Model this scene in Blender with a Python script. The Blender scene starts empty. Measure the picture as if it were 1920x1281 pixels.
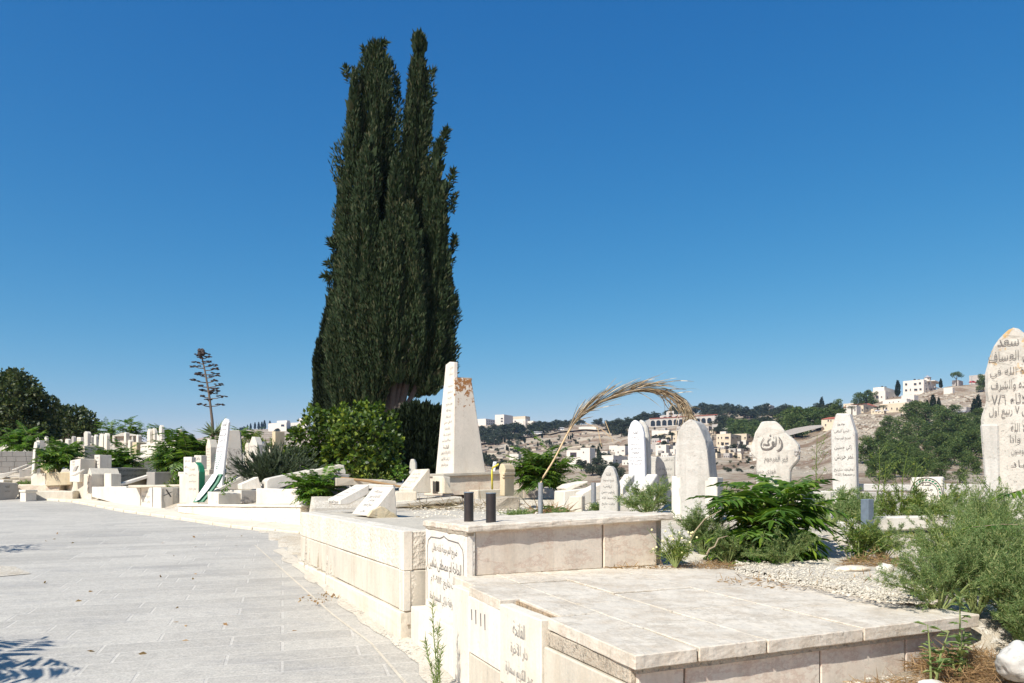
import bpy, bmesh, math, random, unicodedata
import numpy as np
from mathutils import Vector, Matrix, noise
S=bpy.context.scene; COL=S.collection
R=math.radians; rnd=random.Random(7); NR=np.random.default_rng(11)
F,CX,HY,E=1450.0,960.0,911.0,1.5            # lens in photo pixels, horizon row, eye height
def at(px,py,Y): return Vector(((px-CX)*Y/F,Y,E+(HY-py)*Y/F))
def lerp(a,b,t): return a+(b-a)*t
def interp(x,tab):
    if x<=tab[0][0]: return tab[0][1]
    for (a,va),(b,vb) in zip(tab,tab[1:]):
        if x<=b: return va+(vb-va)*(x-a)/(b-a)
    return tab[-1][1]
class Plane:
    """vertical plane: where a sight line meets the face of a stone"""
    def __init__(s,px,Y,d):
        s.ax,s.ay=(px-CX)*Y/F,Y; s.d=Vector((d[0],d[1],0)).normalized()
        s.n=Vector((s.d.y,-s.d.x,0))         # towards the camera
    def pt(s,px,py):
        k=(px-CX)/F; q=(k*s.ay-s.ax)/(s.d.x-k*s.d.y)
        Y=s.ay+q*s.d.y; return Vector((s.ax+q*s.d.x,Y,E+(HY-py)*Y/F))
def fdir(th): return (math.cos(R(th)),-math.sin(R(th)))
def sdir(th): return (math.sin(R(th)),math.cos(R(th)))
# ---------------------------------------------------------------- mesh collector
class MB:
    def __init__(s): s.v=[];s.f=[];s.arr=[]
    def add(s,vs,fs):
        o=len(s.v); s.v+= [tuple(v) for v in vs]; s.f+=[tuple(i+o for i in f) for f in fs]; return s
    def bm(s,bm):
        bm.verts.index_update(); s.add([v.co for v in bm.verts],[[v.index for v in f.verts] for f in bm.faces]); bm.free(); return s
    def prism(s,pts,vec,bev=0.008,seg=1,rough=0,cuts=0,seed=0):
        bm=bmesh.new(); vs=[bm.verts.new(p) for p in pts]; f=bm.faces.new(vs)
        r=bmesh.ops.extrude_face_region(bm,geom=[f]); nv=[g for g in r['geom'] if isinstance(g,bmesh.types.BMVert)]
        bmesh.ops.translate(bm,verts=nv,vec=Vector(vec)); bmesh.ops.recalc_face_normals(bm,faces=bm.faces)
        if bev: bmesh.ops.bevel(bm,geom=[e for e in bm.edges if e.calc_face_angle(0)>.35],offset=bev,segments=seg,affect='EDGES',profile=.6)
        if cuts:
            for L in cuts if isinstance(cuts,(list,tuple)) else [cuts]:
                long=[e for e in bm.edges if e.calc_length()>L]
                while long:
                    bmesh.ops.subdivide_edges(bm,edges=long,cuts=1,use_grid_fill=True)
                    bmesh.ops.triangulate(bm,faces=[f for f in bm.faces if len(f.verts)>4])
                    n=[e for e in bm.edges if e.calc_length()>L*1.5]
                    if len(n)>=len(long)*3 or len(bm.edges)>60000: break
                    long=n
        if rough:
            bm.normal_update()
            for v in bm.verts:
                p=v.co*9+Vector((seed,0,0)); a=noise.noise(p)+.6*noise.noise(p*3.1)+.4*noise.noise(p*8)
                v.co+=v.normal*a*rough
        return s.bm(bm)
    def box(s,c,d,yaw=0,bev=.006,**k):
        """box standing on c, size d, turned by yaw"""
        ca,sa=math.cos(yaw),math.sin(yaw); x,y=d[0]/2,d[1]/2
        P=[Vector((c[0]+ca*a-sa*b,c[1]+sa*a+ca*b,c[2])) for a,b in((-x,-y),(x,-y),(x,y),(-x,y))]
        return s.prism(P,(0,0,d[2]),bev,**k)
    def hexa(s,b,t,bev=.006,**k):
        """eight corners: four below, four above"""
        bm=bmesh.new(); vs=[bm.verts.new(p) for p in list(b)+list(t)]
        for f in((3,2,1,0),(4,5,6,7),(0,1,5,4),(1,2,6,5),(2,3,7,6),(3,0,4,7)): bm.faces.new([vs[i] for i in f])
        bmesh.ops.recalc_face_normals(bm,faces=bm.faces)
        if bev: bmesh.ops.bevel(bm,geom=bm.edges[:],offset=bev,segments=1,affect='EDGES')
        if k.get('cuts'):
            for _ in range(k['cuts']): bmesh.ops.subdivide_edges(bm,edges=bm.edges[:],cuts=1,use_grid_fill=True)
        if k.get('rough'):
            bm.normal_update()
            for v in bm.verts:
                p=v.co*9+Vector((k.get('seed',0),0,0)); v.co+=v.normal*(noise.noise(p)+.6*noise.noise(p*3.1)+.4*noise.noise(p*8))*k['rough']
        return s.bm(bm)
    def tube(s,pts,rad,n=8,caps=True):
        pts=[Vector(p) for p in pts]; rad=rad if isinstance(rad,(list,tuple)) else [rad]*len(pts); o=[];fs=[]
        for i,p in enumerate(pts):
            d=(pts[min(i+1,len(pts)-1)]-pts[max(i-1,0)]).normalized()
            a=d.cross(Vector((0,0,1)) if abs(d.z)<.9 else Vector((1,0,0))).normalized(); b=d.cross(a)
            o+=[p+(a*math.cos(2*math.pi*j/n)+b*math.sin(2*math.pi*j/n))*rad[i] for j in range(n)]
        for i in range(len(pts)-1):
            for j in range(n): fs.append((i*n+j,i*n+(j+1)%n,(i+1)*n+(j+1)%n,(i+1)*n+j))
        if caps: fs+= [tuple(range(n))[::-1],tuple(range((len(pts)-1)*n,len(pts)*n))]
        return s.add(o,fs)
    def lathe(s,c,prof,n=16):
        o=[];fs=[]
        for r,z in prof: o+=[(c[0]+r*math.cos(2*math.pi*j/n),c[1]+r*math.sin(2*math.pi*j/n),c[2]+z) for j in range(n)]
        for i in range(len(prof)-1):
            for j in range(n): fs.append((i*n+j,i*n+(j+1)%n,(i+1)*n+(j+1)%n,(i+1)*n+j))
        fs.append(tuple(range((len(prof)-1)*n,len(prof)*n))); fs.append(tuple(range(n))[::-1]); return s.add(o,fs)
    def blob(s,c,r,sub=2,amp=.25,fr=1.5,seed=0,sq=(1,1,1)):
        bm=bmesh.new(); bmesh.ops.create_icosphere(bm,subdivisions=sub,radius=1)
        for v in bm.verts:
            k=1+amp*noise.noise(v.co*fr+Vector((seed*7.3,seed,0)))+amp*.5*noise.noise(v.co*fr*2.7+Vector((seed,0,3)))
            v.co=Vector(c)+Vector((v.co.x*sq[0],v.co.y*sq[1],v.co.z*sq[2]))*r*k
        return s.bm(bm)
    # leaf arrays ------------------------------------------------
    def blades(s,P,D,L,W):
        """one rhombic leaf per row"""
        P,D=np.asarray(P,float),np.asarray(D,float); n=len(P)
        if n==0: return s
        D=D/np.linalg.norm(D,axis=1,keepdims=True); Q=NR.normal(size=(n,3)); A=np.cross(D,Q); A/=np.linalg.norm(A,axis=1,keepdims=True)+1e-9
        L=np.broadcast_to(np.asarray(L,float),(n,))[:,None]; W=np.broadcast_to(np.asarray(W,float),(n,))[:,None]
        V=np.stack([P,P+D*L*.45+A*W*.5,P+D*L,P+D*L*.45-A*W*.5],1).reshape(-1,3); s.arr.append((V,4)); return s
    def lances(s,P,D,A,L,W,droop=.15):
        """lance leaves folded along the midrib: two quads each; A = sideways direction"""
        P,D,A=(np.asarray(q,float) for q in(P,D,A)); n=len(P)
        D=D/np.linalg.norm(D,axis=1,keepdims=True); A=A-D*(A*D).sum(1,keepdims=True); A/=np.linalg.norm(A,axis=1,keepdims=True)+1e-9
        Nn=np.cross(D,A); Nn[Nn[:,2]<0]*=-1
        L=np.broadcast_to(np.asarray(L,float),(n,))[:,None]; W=np.broadcast_to(np.asarray(W,float),(n,))[:,None]
        m=P+D*L*.42-Nn*W*.12; tip=P+D*L-np.array([0,0,1.])*L*droop
        for sg in(1,-1):
            V=np.stack([P,P+D*L*.25+A*W*.45*sg,m+D*L*.2+A*W*.4*sg+Nn*W*.1,tip],1)
            V2=np.stack([P,P+D*L*.25+A*W*.45*sg,m+D*L*.2+A*W*.4*sg+Nn*W*.1,tip],1); s.arr.append((V2.reshape(-1,3),4))
        return s
    def mesh(s,name,org):
        V=np.array(s.v,float).reshape(-1,3); nb=len(V); fl=[i for f in s.f for i in f]; tot=[len(f) for f in s.f]
        if s.arr:
            AV=np.concatenate([a for a,_ in s.arr]); V=np.concatenate([V,AV]); m=len(AV)//4
            fl=np.concatenate([np.array(fl,dtype=np.int64),np.arange(nb,nb+len(AV))]); tot=np.concatenate([np.array(tot,dtype=np.int64),np.full(m,4)])
        V=V-np.array(org); me=bpy.data.meshes.new(name); fl=np.asarray(fl,dtype=np.int32); tot=np.asarray(tot,dtype=np.int32)
        me.vertices.add(len(V)); me.vertices.foreach_set('co',V.astype(np.float32).ravel())
        me.loops.add(len(fl)); me.loops.foreach_set('vertex_index',fl)
        me.polygons.add(len(tot)); st=np.concatenate([[0],np.cumsum(tot)[:-1]]).astype(np.int32)
        me.polygons.foreach_set('loop_start',st); me.update(calc_edges=True); me.validate(); return me
    def low(s):
        V=np.array(s.v+[tuple(x) for a,_ in s.arr for x in a[:1]],float); b=V.min(0); t=V.max(0)
        return Vector(((b[0]+t[0])/2,(b[1]+t[1])/2,b[2]))
def tag(o,label=None,cat=None,group=None,kind=None):
    if label: o['label']=label
    if cat: o['category']=cat
    if group: o['group']=group
    if kind or cat: o['kind']=kind or 'thing'
    return o
def thing(name,label,cat,loc,group=None):
    o=bpy.data.objects.new(name,None); COL.objects.link(o); o.location=loc; o.empty_display_size=.1
    return tag(o,label,cat,group)
def root_of(o):
    while o.parent: o=o.parent
    return o
def part(name,mb,mat,parent,smooth=False,label=None):
    me=mb.mesh(name,root_of(parent).location); me.materials.append(mat)
    me.polygons.foreach_set('use_smooth',[bool(smooth)]*len(me.polygons))
    o=bpy.data.objects.new(name,me); COL.objects.link(o); o.parent=parent
    if label: o['label']=label
    return o
def solo(name,mb,mat,label=None,cat=None,group=None,kind=None,org=None,smooth=False):
    org=mb.low() if org is None else Vector(org); me=mb.mesh(name,org); me.materials.append(mat)
    me.polygons.foreach_set('use_smooth',[bool(smooth)]*len(me.polygons))
    o=bpy.data.objects.new(name,me); COL.objects.link(o); o.location=org; return tag(o,label,cat,group,kind)
def clone(root,loc,rz=0,sc=1,label=None,group=None):
    r=root.copy(); COL.objects.link(r); r.location=loc; r.rotation_euler=(0,0,rz); r.scale=(sc,sc,sc) if not isinstance(sc,(tuple,list)) else sc
    if label: r['label']=label
    if group: r['group']=group
    for ch in root.children:
        c=ch.copy(); COL.objects.link(c); c.parent=r
        for g in ch.children: d=g.copy(); COL.objects.link(d); d.parent=c
    return r
# ---------------------------------------------------------------- Arabic writing
FORM={}
for cp in list(range(0xFE70,0xFEFD))+list(range(0xFB50,0xFBB2)):
    d=unicodedata.decomposition(chr(cp)).split()
    if len(d)>=2 and d[0] in('<isolated>','<initial>','<medial>','<final>'):
        FORM.setdefault(''.join(chr(int(x,16)) for x in d[1:]),{})[d[0][1:-1]]=chr(cp)
def shape(t):
    out=[];w=[];i=0
    while i<len(t):
        if t[i]=='ل' and i+1<len(t) and t[i:i+2] in FORM: w.append(t[i:i+2]);i+=2
        else: w.append(t[i]);i+=1
    dual=lambda c:c in FORM and 'initial' in FORM[c]
    for i,c in enumerate(w):
        if c not in FORM: out.append(c);continue
        pv=i>0 and dual(w[i-1]); nx=i+1<len(w) and w[i+1] in FORM and dual(c) and ('final' in FORM[w[i+1]])
        k='medial' if pv and nx else 'final' if pv else 'initial' if nx else 'isolated'
        out.append(FORM[c].get(k,FORM[c].get('isolated',c)))
    s=''.join(out[::-1]); res='';num=''
    for ch in s:                               # numbers keep their own order
        if ch in '٠١٢٣٤٥٦٧٨٩': num=ch+num
        else: res+=num+ch; num=''
    return res+num
_tc={}
def glyphs(t):
    if t not in _tc:
        cu=bpy.data.curves.new('lettering','FONT'); cu.body=shape(t); cu.resolution_u=3; cu.offset=-.004
        o=bpy.data.objects.new('lettering',cu); COL.objects.link(o); dg=bpy.context.evaluated_depsgraph_get()
        me=bpy.data.meshes.new_from_object(o.evaluated_get(dg)); V=np.array([v.co[:2] for v in me.vertices]); fs=[tuple(p.vertices) for p in me.polygons]
        bpy.data.objects.remove(o); bpy.data.curves.remove(cu); bpy.data.meshes.remove(me); _tc[t]=(V,fs)
    return _tc[t]
def write(mb,t,c,right,up,w,h,off=.003):
    """line of writing centred on c in the plane right/up, w wide, h high"""
    V,fs=glyphs(t); lo,hi=V.min(0),V.max(0); right,up=Vector(right).normalized(),Vector(up).normalized(); n=right.cross(up)
    kx=w/(hi[0]-lo[0]); ky=h/(hi[1]-lo[1])
    mb.add([Vector(c)+right*((x-(lo[0]+hi[0])/2)*kx)+up*((y-(lo[1]+hi[1])/2)*ky)+n*off for x,y in V],fs)
def write_px(mb,pl,rows,off=.003):
    """rows of (text, px centre, py centre, px width, px height) on a vertical plane"""
    for t,px,py,w,h in rows:
        c=pl.pt(px,py); W=(pl.pt(px+w/2,py)-pl.pt(px-w/2,py)).length
        write(mb,t,c,pl.d,(0,0,1),W,h*c.y/F,off)
# ---------------------------------------------------------------- materials
def newmat(name):
    m=bpy.data.materials.new(name); m.use_nodes=True; nt=m.node_tree; return m,nt,nt.nodes['Principled BSDF']
class G:
    """small helper to wire nodes"""
    def __init__(s,nt): s.nt=nt
    def n(s,t,**k):
        o=s.nt.nodes.new(t)
        for a,b in k.items():
            if a=='ins':
                for i,v in b.items():
                    if isinstance(v,bpy.types.NodeSocket): s.nt.links.new(v,o.inputs[i])
                    else: o.inputs[i].default_value=v
            else: setattr(o,a,b)
        return o
    def link(s,a,b): s.nt.links.new(a,b)
    def noise(s,vec,sc,det=4,rough=.55): return s.n('ShaderNodeTexNoise',ins={'Vector':vec,'Scale':sc,'Detail':det,'Roughness':rough}).outputs['Fac']
    def ramp(s,fac,stops):
        r=s.n('ShaderNodeValToRGB'); s.link(fac,r.inputs[0]); e=r.color_ramp.elements
        while len(e)<len(stops): e.new(.5)
        for i,(p,c) in enumerate(stops): e[i].position=p; e[i].color=(c,c,c,1) if not isinstance(c,(tuple,list)) else (*c[:3],1)
        return r.outputs[0]
    def mix(s,f,a,b,bt='MIX'):
        m=s.n('ShaderNodeMix',data_type='RGBA',blend_type=bt)
        for i,v in((0,f),(6,a),(7,b)):
            if isinstance(v,bpy.types.NodeSocket): s.link(v,m.inputs[i])
            else: m.inputs[i].default_value=v if i==0 else (*v[:3],1)
        return m.outputs[2]
    def obj(s): return s.n('ShaderNodeTexCoord').outputs['Object']
    def mapping(s,v,sc=(1,1,1),rot=(0,0,0),loc=(0,0,0)): return s.n('ShaderNodeMapping',ins={'Vector':v,'Scale':sc,'Rotation':rot,'Location':loc}).outputs[0]
    def bump(s,h,st,dist,nrm=None):
        b=s.n('ShaderNodeBump',ins={'Height':h,'Strength':st,'Distance':dist})
        if nrm: s.link(nrm,b.inputs['Normal'])
        return b.outputs[0]
def stone(name,base,stain=(.45,.36,.24),amt=.35,pit=.35,pitc=(.18,.16,.13),bs=.4,bd=.004,rough=.85,sc=1.0,vein=None,hammer=0):
    m,nt,b=newmat(name); g=G(nt); v=g.obj()
    big=g.noise(v,1.7*sc,6,.6); c=g.mix(g.ramp(big,[(.3,0),(.7,1)]),[x*.86 for x in base],[min(1,x*1.06) for x in base])
    st=g.noise(g.mapping(v,(3*sc,3*sc,.9*sc)),1.6,7,.65); c=g.mix(g.n('ShaderNodeMath',operation='MULTIPLY',ins={0:g.ramp(st,[(.48,0),(.75,1)]),1:amt}).outputs[0],c,stain)
    if vein: c=g.mix(g.ramp(g.noise(g.mapping(v,(1,1,2)),2.3*sc,9,.75),[(.47,0),(.5,.55),(.53,0)]),c,vein)
    sk_=g.noise(g.mapping(v,(16*sc,16*sc,.9*sc)),1.,6,.7); c=g.mix(g.n('ShaderNodeMath',operation='MULTIPLY',ins={0:g.ramp(sk_,[(.5,0),(.68,1)]),1:amt*.55}).outputs[0],c,(.36,.34,.29))
    oi=g.n('ShaderNodeObjectInfo').outputs['Random']; c=g.mix(1,c,g.ramp(oi,[(0,(.84,.83,.80)),(.35,(.97,.97,.96)),(.7,(1.0,.97,.90)),(1,(1.05,1.04,1.02))]),'MULTIPLY')
    fine=g.noise(v,55*sc,3,.6); pf=g.ramp(g.noise(v,30*sc,6,.72),[(.57,0),(.68,1)])
    pm=g.ramp(g.noise(v,4*sc,3),[(.42,.15),(.66,1)])
    pf=g.n('ShaderNodeMath',operation='MULTIPLY',ins={0:pf,1:pm}).outputs[0]
    c=g.mix(g.n('ShaderNodeMath',operation='MULTIPLY',ins={0:pf,1:pit}).outputs[0],c,pitc)
    c=g.mix(.18,c,g.ramp(fine,[(.3,.35),(.7,1)]),'MULTIPLY'); nt.links.new(c,b.inputs['Base Color']); b.inputs['Roughness'].default_value=rough
    h=g.n('ShaderNodeMath',operation='SUBTRACT',ins={0:fine,1:pf}).outputs[0]; nb=g.bump(h,bs,bd)
    if hammer: nb=g.bump(g.noise(v,hammer,2,.5),.9,.02,nb)
    nt.links.new(nb,b.inputs['Normal']); return m
def plain(name,c,rough=.6,metal=0,var=.12,sc=30,bs=.15):
    m,nt,b=newmat(name); g=G(nt); v=g.obj(); f=g.noise(v,sc,5)
    nt.links.new(g.mix(f,[x*(1-var*2) for x in c],[min(1,x*(1+var)) for x in c]),b.inputs['Base Color']); b.inputs['Roughness'].default_value=rough; b.inputs['Metallic'].default_value=metal
    nt.links.new(g.bump(f,bs,.004),b.inputs['Normal']); return m
def leaf(name,c1,c2,trans=.3,rough=.55,c3=None,gloss=.3):
    m,nt,b=newmat(name); g=G(nt); r=g.n('ShaderNodeNewGeometry').outputs['Random Per Island']
    st=[(0,c1),(.75,c2)]+([(.975,c3)] if c3 else [])
    c=g.ramp(r,st); nt.links.new(c,b.inputs['Base Color']); b.inputs['Roughness'].default_value=rough; b.inputs['Specular IOR Level'].default_value=gloss
    t=g.n('ShaderNodeBsdfTranslucent'); tc=g.mix(1,c,(1.3,1.5,.5),'MULTIPLY'); nt.links.new(tc,t.inputs[0]); mx=g.n('ShaderNodeMixShader',ins={0:trans}); g.link(b.outputs[0],mx.inputs[1]); g.link(t.outputs[0],mx.inputs[2])
    nt.links.new(mx.outputs[0],nt.nodes['Material Output'].inputs[0]); return m
def bark(name,c): return plain(name,c,.9,0,.3,14,.8)
M=dict(
 white=stone('white_limestone',(.73,.69,.61),amt=.34,pit=.4),
 cream=stone('cream_limestone',(.70,.64,.53),amt=.5,pit=.3),
 marble=stone('pale_marble',(.68,.66,.62),amt=.18,pit=.25,bs=.2,vein=(.5,.42,.36)),
 pink=stone('pink_limestone',(.73,.65,.54),stain=(.55,.40,.27),amt=.45,pit=.3,bs=.3,vein=(.50,.34,.26)),
 lid=stone('worn_limestone',(.77,.695,.58),stain=(.46,.36,.25),amt=.62,pit=.6,bs=.5,vein=(.50,.41,.30)),
 rough=stone('hammered_limestone',(.72,.675,.59),amt=.45,pit=.25,hammer=26),
 weather=stone('weathered_limestone',(.58,.56,.51),stain=(.33,.31,.26),amt=.7,pit=.8,bs=.8),
 grave=stone('speckled_gravestone',(.60,.58,.53),stain=(.33,.31,.26),amt=.6,pit=.9,pitc=(.22,.2,.17),bs=.8),
 yellow=stone('yellow_limestone',(.62,.53,.36),stain=(.45,.33,.16),amt=.6,pit=.4),
 concrete=stone('concrete',(.57,.52,.43),stain=(.36,.31,.24),amt=.5,pit=.5,bs=.8,sc=1.2),
 grey=stone('grey_and_shade_stone',(.42,.40,.37),stain=(.28,.26,.23),amt=.5,pit=.5,bs=.6),  # real grey stone, and the shade tone of left-row faces
 mortar=stone('old_mortar',(.46,.40,.31),stain=(.25,.2,.14),amt=.6,pit=.6,bs=1.0,bd=.012),
 soil=stone('dry_soil',(.45,.33,.21),stain=(.28,.2,.12),amt=.6,pit=.6,bs=1.,bd=.02),
 ink=plain('black_paint',(.018,.017,.016),.6), engrave=plain('faded_black_paint',(.15,.14,.125),.8),
 faint=plain('worn_grey_paint',(.25,.24,.22),.8),
 black_pipe=plain('black_steel',(.028,.024,.022),.45,0,.35,18), grey_pipe=plain('galvanised_steel',(.32,.34,.35),.45,.4,.2,25),
 slate=plain('blue_grey_paint',(.16,.20,.24),.5,0,.2,20), green=plain('green_paint',(.015,.16,.075),.5),
 white_paint=plain('white_paint',(.72,.72,.71),.6), yellowp=plain('yellow_plastic',(.65,.55,.05),.4), wire=plain('rusty_wire',(.12,.08,.05),.8),
 bark=bark('grey_bark',(.075,.065,.055)), dark_bark=bark('dark_bark',(.07,.05,.035)),
 cyp=leaf('cypress_sprays',(.015,.030,.012),(.039,.062,.025),.12,.7,(.085,.085,.042),.15),
 cyp2=leaf('dark_cypress_sprays',(.010,.018,.009),(.026,.038,.018),.1,.7,None,.1),
 broad=leaf('dark_evergreen_leaves',(.018,.034,.010),(.06,.085,.026),.18,.5,(.11,.12,.04)),
 fig=leaf('glossy_green_leaves',(.016,.036,.006),(.082,.14,.016),.28,.45,(.24,.29,.035)),
 ail=leaf('pinnate_leaflets',(.026,.074,.010),(.095,.18,.022),.38,.42,(.20,.28,.035)),
 ail2=leaf('bright_pinnate_leaflets',(.035,.095,.012),(.10,.20,.02),.38,.45,(.18,.26,.03)),
 rose=leaf('rosemary_leaves',(.035,.055,.028),(.075,.10,.055),.2,.6),
 feather=leaf('feathery_grey_green',(.095,.155,.052),(.195,.265,.095),.35,.7,(.36,.36,.16)),
 herb=leaf('herb_leaves',(.07,.12,.025),(.16,.22,.045),.3,.6,(.30,.29,.07)),
 pine=leaf('pine_needles',(.036,.070,.022),(.10,.145,.045),.22,.7,(.16,.19,.06),.15),
 pine2=leaf('grey_green_needles',(.030,.042,.028),(.066,.080,.050),.1,.8,None,.1),  # dull grey-green for the farther trees
 olive=leaf('olive_leaves',(.05,.065,.035),(.10,.115,.065),.15,.7),
 straw=leaf('dry_straw',(.30,.19,.08),(.50,.36,.18),.2,.8,(.6,.48,.28)),
 rust=leaf('dead_brown_leaves',(.19,.11,.055),(.38,.245,.12),.2,.8),
 frond=leaf('dry_palm_leaflets',(.13,.095,.062),(.38,.29,.19),.2,.7,(.60,.49,.34)),
 rachis=plain('dry_palm_stalk',(.62,.45,.25),.7,0,.2,12), agave=plain('agave_stalk',(.13,.10,.075),.8), pod=plain('agave_pods',(.055,.04,.035),.8,0,.4,60),
 agleaf=leaf('agave_leaves',(.12,.17,.08),(.25,.3,.16),.1,.5),
 twig=plain('dry_twig',(.30,.24,.15),.8), grn=plain('green_stem',(.22,.27,.09),.7),
 flower=plain('pale_yellow_petals',(.75,.70,.35),.6),
 glass=plain('dark_window_glass',(.03,.036,.045),.2), tile=plain('red_roof_tiles',(.42,.12,.07),.8), roofg=plain('grey_roof',(.30,.31,.33),.7),
 house=plain('pale_plaster',(.66,.61,.53),.9,0,.06,.6,.1), house2=plain('cream_plaster',(.60,.51,.37),.9,0,.08,.6,.1), house3=plain('grey_plaster',(.42,.39,.35),.9,0,.1,.6,.1),
 tank=plain('black_plastic_tank',(.02,.02,.02),.5), carw=plain('white_car_paint',(.75,.75,.74),.3), carr=plain('red_car_paint',(.5,.02,.02),.3), carg=plain('grey_car_paint',(.14,.15,.17),.3), rubber=plain('tyre_rubber',(.02,.02,.02),.8), bluep=plain('blue_paint',(.05,.12,.35),.5))
def stained():
    m=stone('black_stained_concrete',(.42,.40,.36),amt=.4,pit=.4); nt=m.node_tree; g=G(nt); b=nt.nodes['Principled BSDF']; c=b.inputs['Base Color'].links[0].from_socket
    v=g.obj(); sep=g.n('ShaderNodeSeparateXYZ',ins={0:v}); z=g.n('ShaderNodeMapRange',ins={0:sep.outputs[2],1:.35,2:.75}).outputs[0]; zt=g.n('ShaderNodeMapRange',ins={0:sep.outputs[2],1:1.08,2:.95}).outputs[0]
    f=g.ramp(g.noise(v,9,8,.75),[(.47,0),(.56,1)]); f=g.n('ShaderNodeMath',operation='MULTIPLY',ins={0:f,1:z}).outputs[0]; f=g.n('ShaderNodeMath',operation='MULTIPLY',ins={0:f,1:zt}).outputs[0]
    nt.links.new(g.mix(f,c,(.05,.042,.035)),b.inputs['Base Color']); return m
M['stained']=stained()
def rusty():
    m=stone('lichen_stained_stone',(.68,.63,.54),amt=.3,pit=.5); nt=m.node_tree; g=G(nt); b=nt.nodes['Principled BSDF']; c=b.inputs['Base Color'].links[0].from_socket
    v=g.obj(); sep=g.n('ShaderNodeSeparateXYZ',ins={0:v}); z=g.n('ShaderNodeMapRange',ins={0:sep.outputs[2],1:1.2,2:2.1}).outputs[0]
    a=g.n('ShaderNodeMath',operation='MULTIPLY_ADD',ins={0:z,1:.30,2:-.295}).outputs[0]; f=g.n('ShaderNodeMath',operation='ADD',ins={0:g.noise(v,13,6,.72),1:a}).outputs[0]
    nt.links.new(g.mix(g.ramp(f,[(.44,0),(.48,1)]),c,(.30,.14,.045)),b.inputs['Base Color']); return m
M['rusty']=rusty()
def lichen():
    m=stone('orange_lichen_gravestone',(.58,.555,.50),stain=(.40,.37,.3),amt=.45,pit=1.,pitc=(.2,.18,.15),bs=.9); nt=m.node_tree; g=G(nt); b=nt.nodes['Principled BSDF']; c=b.inputs['Base Color'].links[0].from_socket
    v=g.obj(); sep=g.n('ShaderNodeSeparateXYZ',ins={0:v}); z=g.n('ShaderNodeMapRange',ins={0:sep.outputs[2],1:.9,2:1.45}).outputs[0]
    a=g.n('ShaderNodeMath',operation='MULTIPLY_ADD',ins={0:z,1:.3,2:-.3}).outputs[0]
    f=g.n('ShaderNodeMath',operation='ADD',ins={0:g.noise(v,6,7,.7),1:a}).outputs[0]; c=g.mix(g.ramp(f,[(.40,0),(.54,.6)]),c,(.36,.34,.29))
    f=g.n('ShaderNodeMath',operation='ADD',ins={0:g.noise(g.mapping(v,loc=(5,2,1)),9,6,.7),1:a}).outputs[0]; c=g.mix(g.ramp(f,[(.52,0),(.58,.85)]),c,(.46,.28,.09))
    nt.links.new(c,b.inputs['Base Color']); return m
M['lichen']=lichen()
def paving():
    m,nt,b=newmat('paving_stones'); g=G(nt); v=g.obj(); w=g.mix(.012,v,g.n('ShaderNodeTexNoise',ins={'Vector':v,'Scale':1.3}).outputs['Color'],'ADD')
    mp=g.mapping(w,rot=(0,0,R(-16.5)))
    br=g.n('ShaderNodeTexBrick',offset=.41,offset_frequency=2,squash=1.25,squash_frequency=3,ins={'Vector':mp,'Color1':(.0,.0,.0,1),'Color2':(1,1,1,1),'Mortar':(.5,.5,.5,1),'Scale':1.,'Mortar Size':.013,'Mortar Smooth':.5,'Bias':0.,'Brick Width':.92,'Row Height':.285})
    tone=br.outputs['Color']; f=br.outputs['Fac']
    c=g.mix(tone,(.40,.372,.32),(.525,.49,.42)); big=g.noise(v,.55,6,.65); c=g.mix(g.ramp(big,[(.35,0),(.7,.55)]),c,(.60,.56,.48)); c=g.mix(g.ramp(g.noise(g.mapping(v,(1,2.5,1),(0,0,R(-16))),1.1,7,.7),[(.5,0),(.72,.5)]),c,(.30,.29,.28))
    ham=g.noise(g.mapping(mp,(60,105,60)),1,3,.6); c=g.mix(.62,c,g.ramp(ham,[(.33,.45),(.62,1.08)]),'MULTIPLY'); c=g.mix(.35,c,g.ramp(g.noise(v,14,6,.7),[(.35,.6),(.6,1)]),'MULTIPLY')
    c=g.mix(g.n('ShaderNodeMath',operation='MULTIPLY',ins={0:f,1:.26}).outputs[0],c,(.62,.585,.515)); spots=g.ramp(g.noise(v,3.1,8,.8),[(.70,0),(.76,.5)]); c=g.mix(spots,c,(.34,.31,.27))
    nt.links.new(c,b.inputs['Base Color']); b.inputs['Roughness'].default_value=.75
    hh=g.n('ShaderNodeMath',operation='MULTIPLY_ADD',ins={0:f,1:-.9,2:ham}).outputs[0]; nt.links.new(g.bump(hh,.5,.006),b.inputs['Normal']); return m
M['paving']=paving()
def terrain_mat():
    m,nt,b=newmat('dry_hillside'); g=G(nt); v=g.obj(); n1=g.noise(v,.02,8,.65); c=g.mix(g.ramp(n1,[(.35,0),(.65,1)]),(.37,.28,.185),(.48,.405,.30))
    c=g.mix(g.ramp(g.noise(v,.055,8,.7),[(.46,0),(.56,.85)]),c,(.20,.115,.06)); c=g.mix(g.ramp(g.noise(g.mapping(v,(1,1,4)),.16,9,.75),[(.54,0),(.64,.75)]),c,(.50,.45,.37))
    c=g.mix(g.ramp(g.noise(v,.35,6,.7),[(.56,0),(.66,.7)]),c,(.13,.135,.06)); c=g.mix(g.ramp(g.noise(v,2.2,6,.75),[(.55,0),(.7,.5)]),c,(.2,.15,.1))
    nt.links.new(c,b.inputs['Base Color']); b.inputs['Roughness'].default_value=.95
    hb=g.n('ShaderNodeMath',operation='ADD',ins={0:g.noise(v,.3,9,.75),1:g.noise(v,6,6,.7)}).outputs[0]; nt.links.new(g.bump(hb,.8,.5),b.inputs['Normal']); return m
M['terrain']=terrain_mat()
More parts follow.
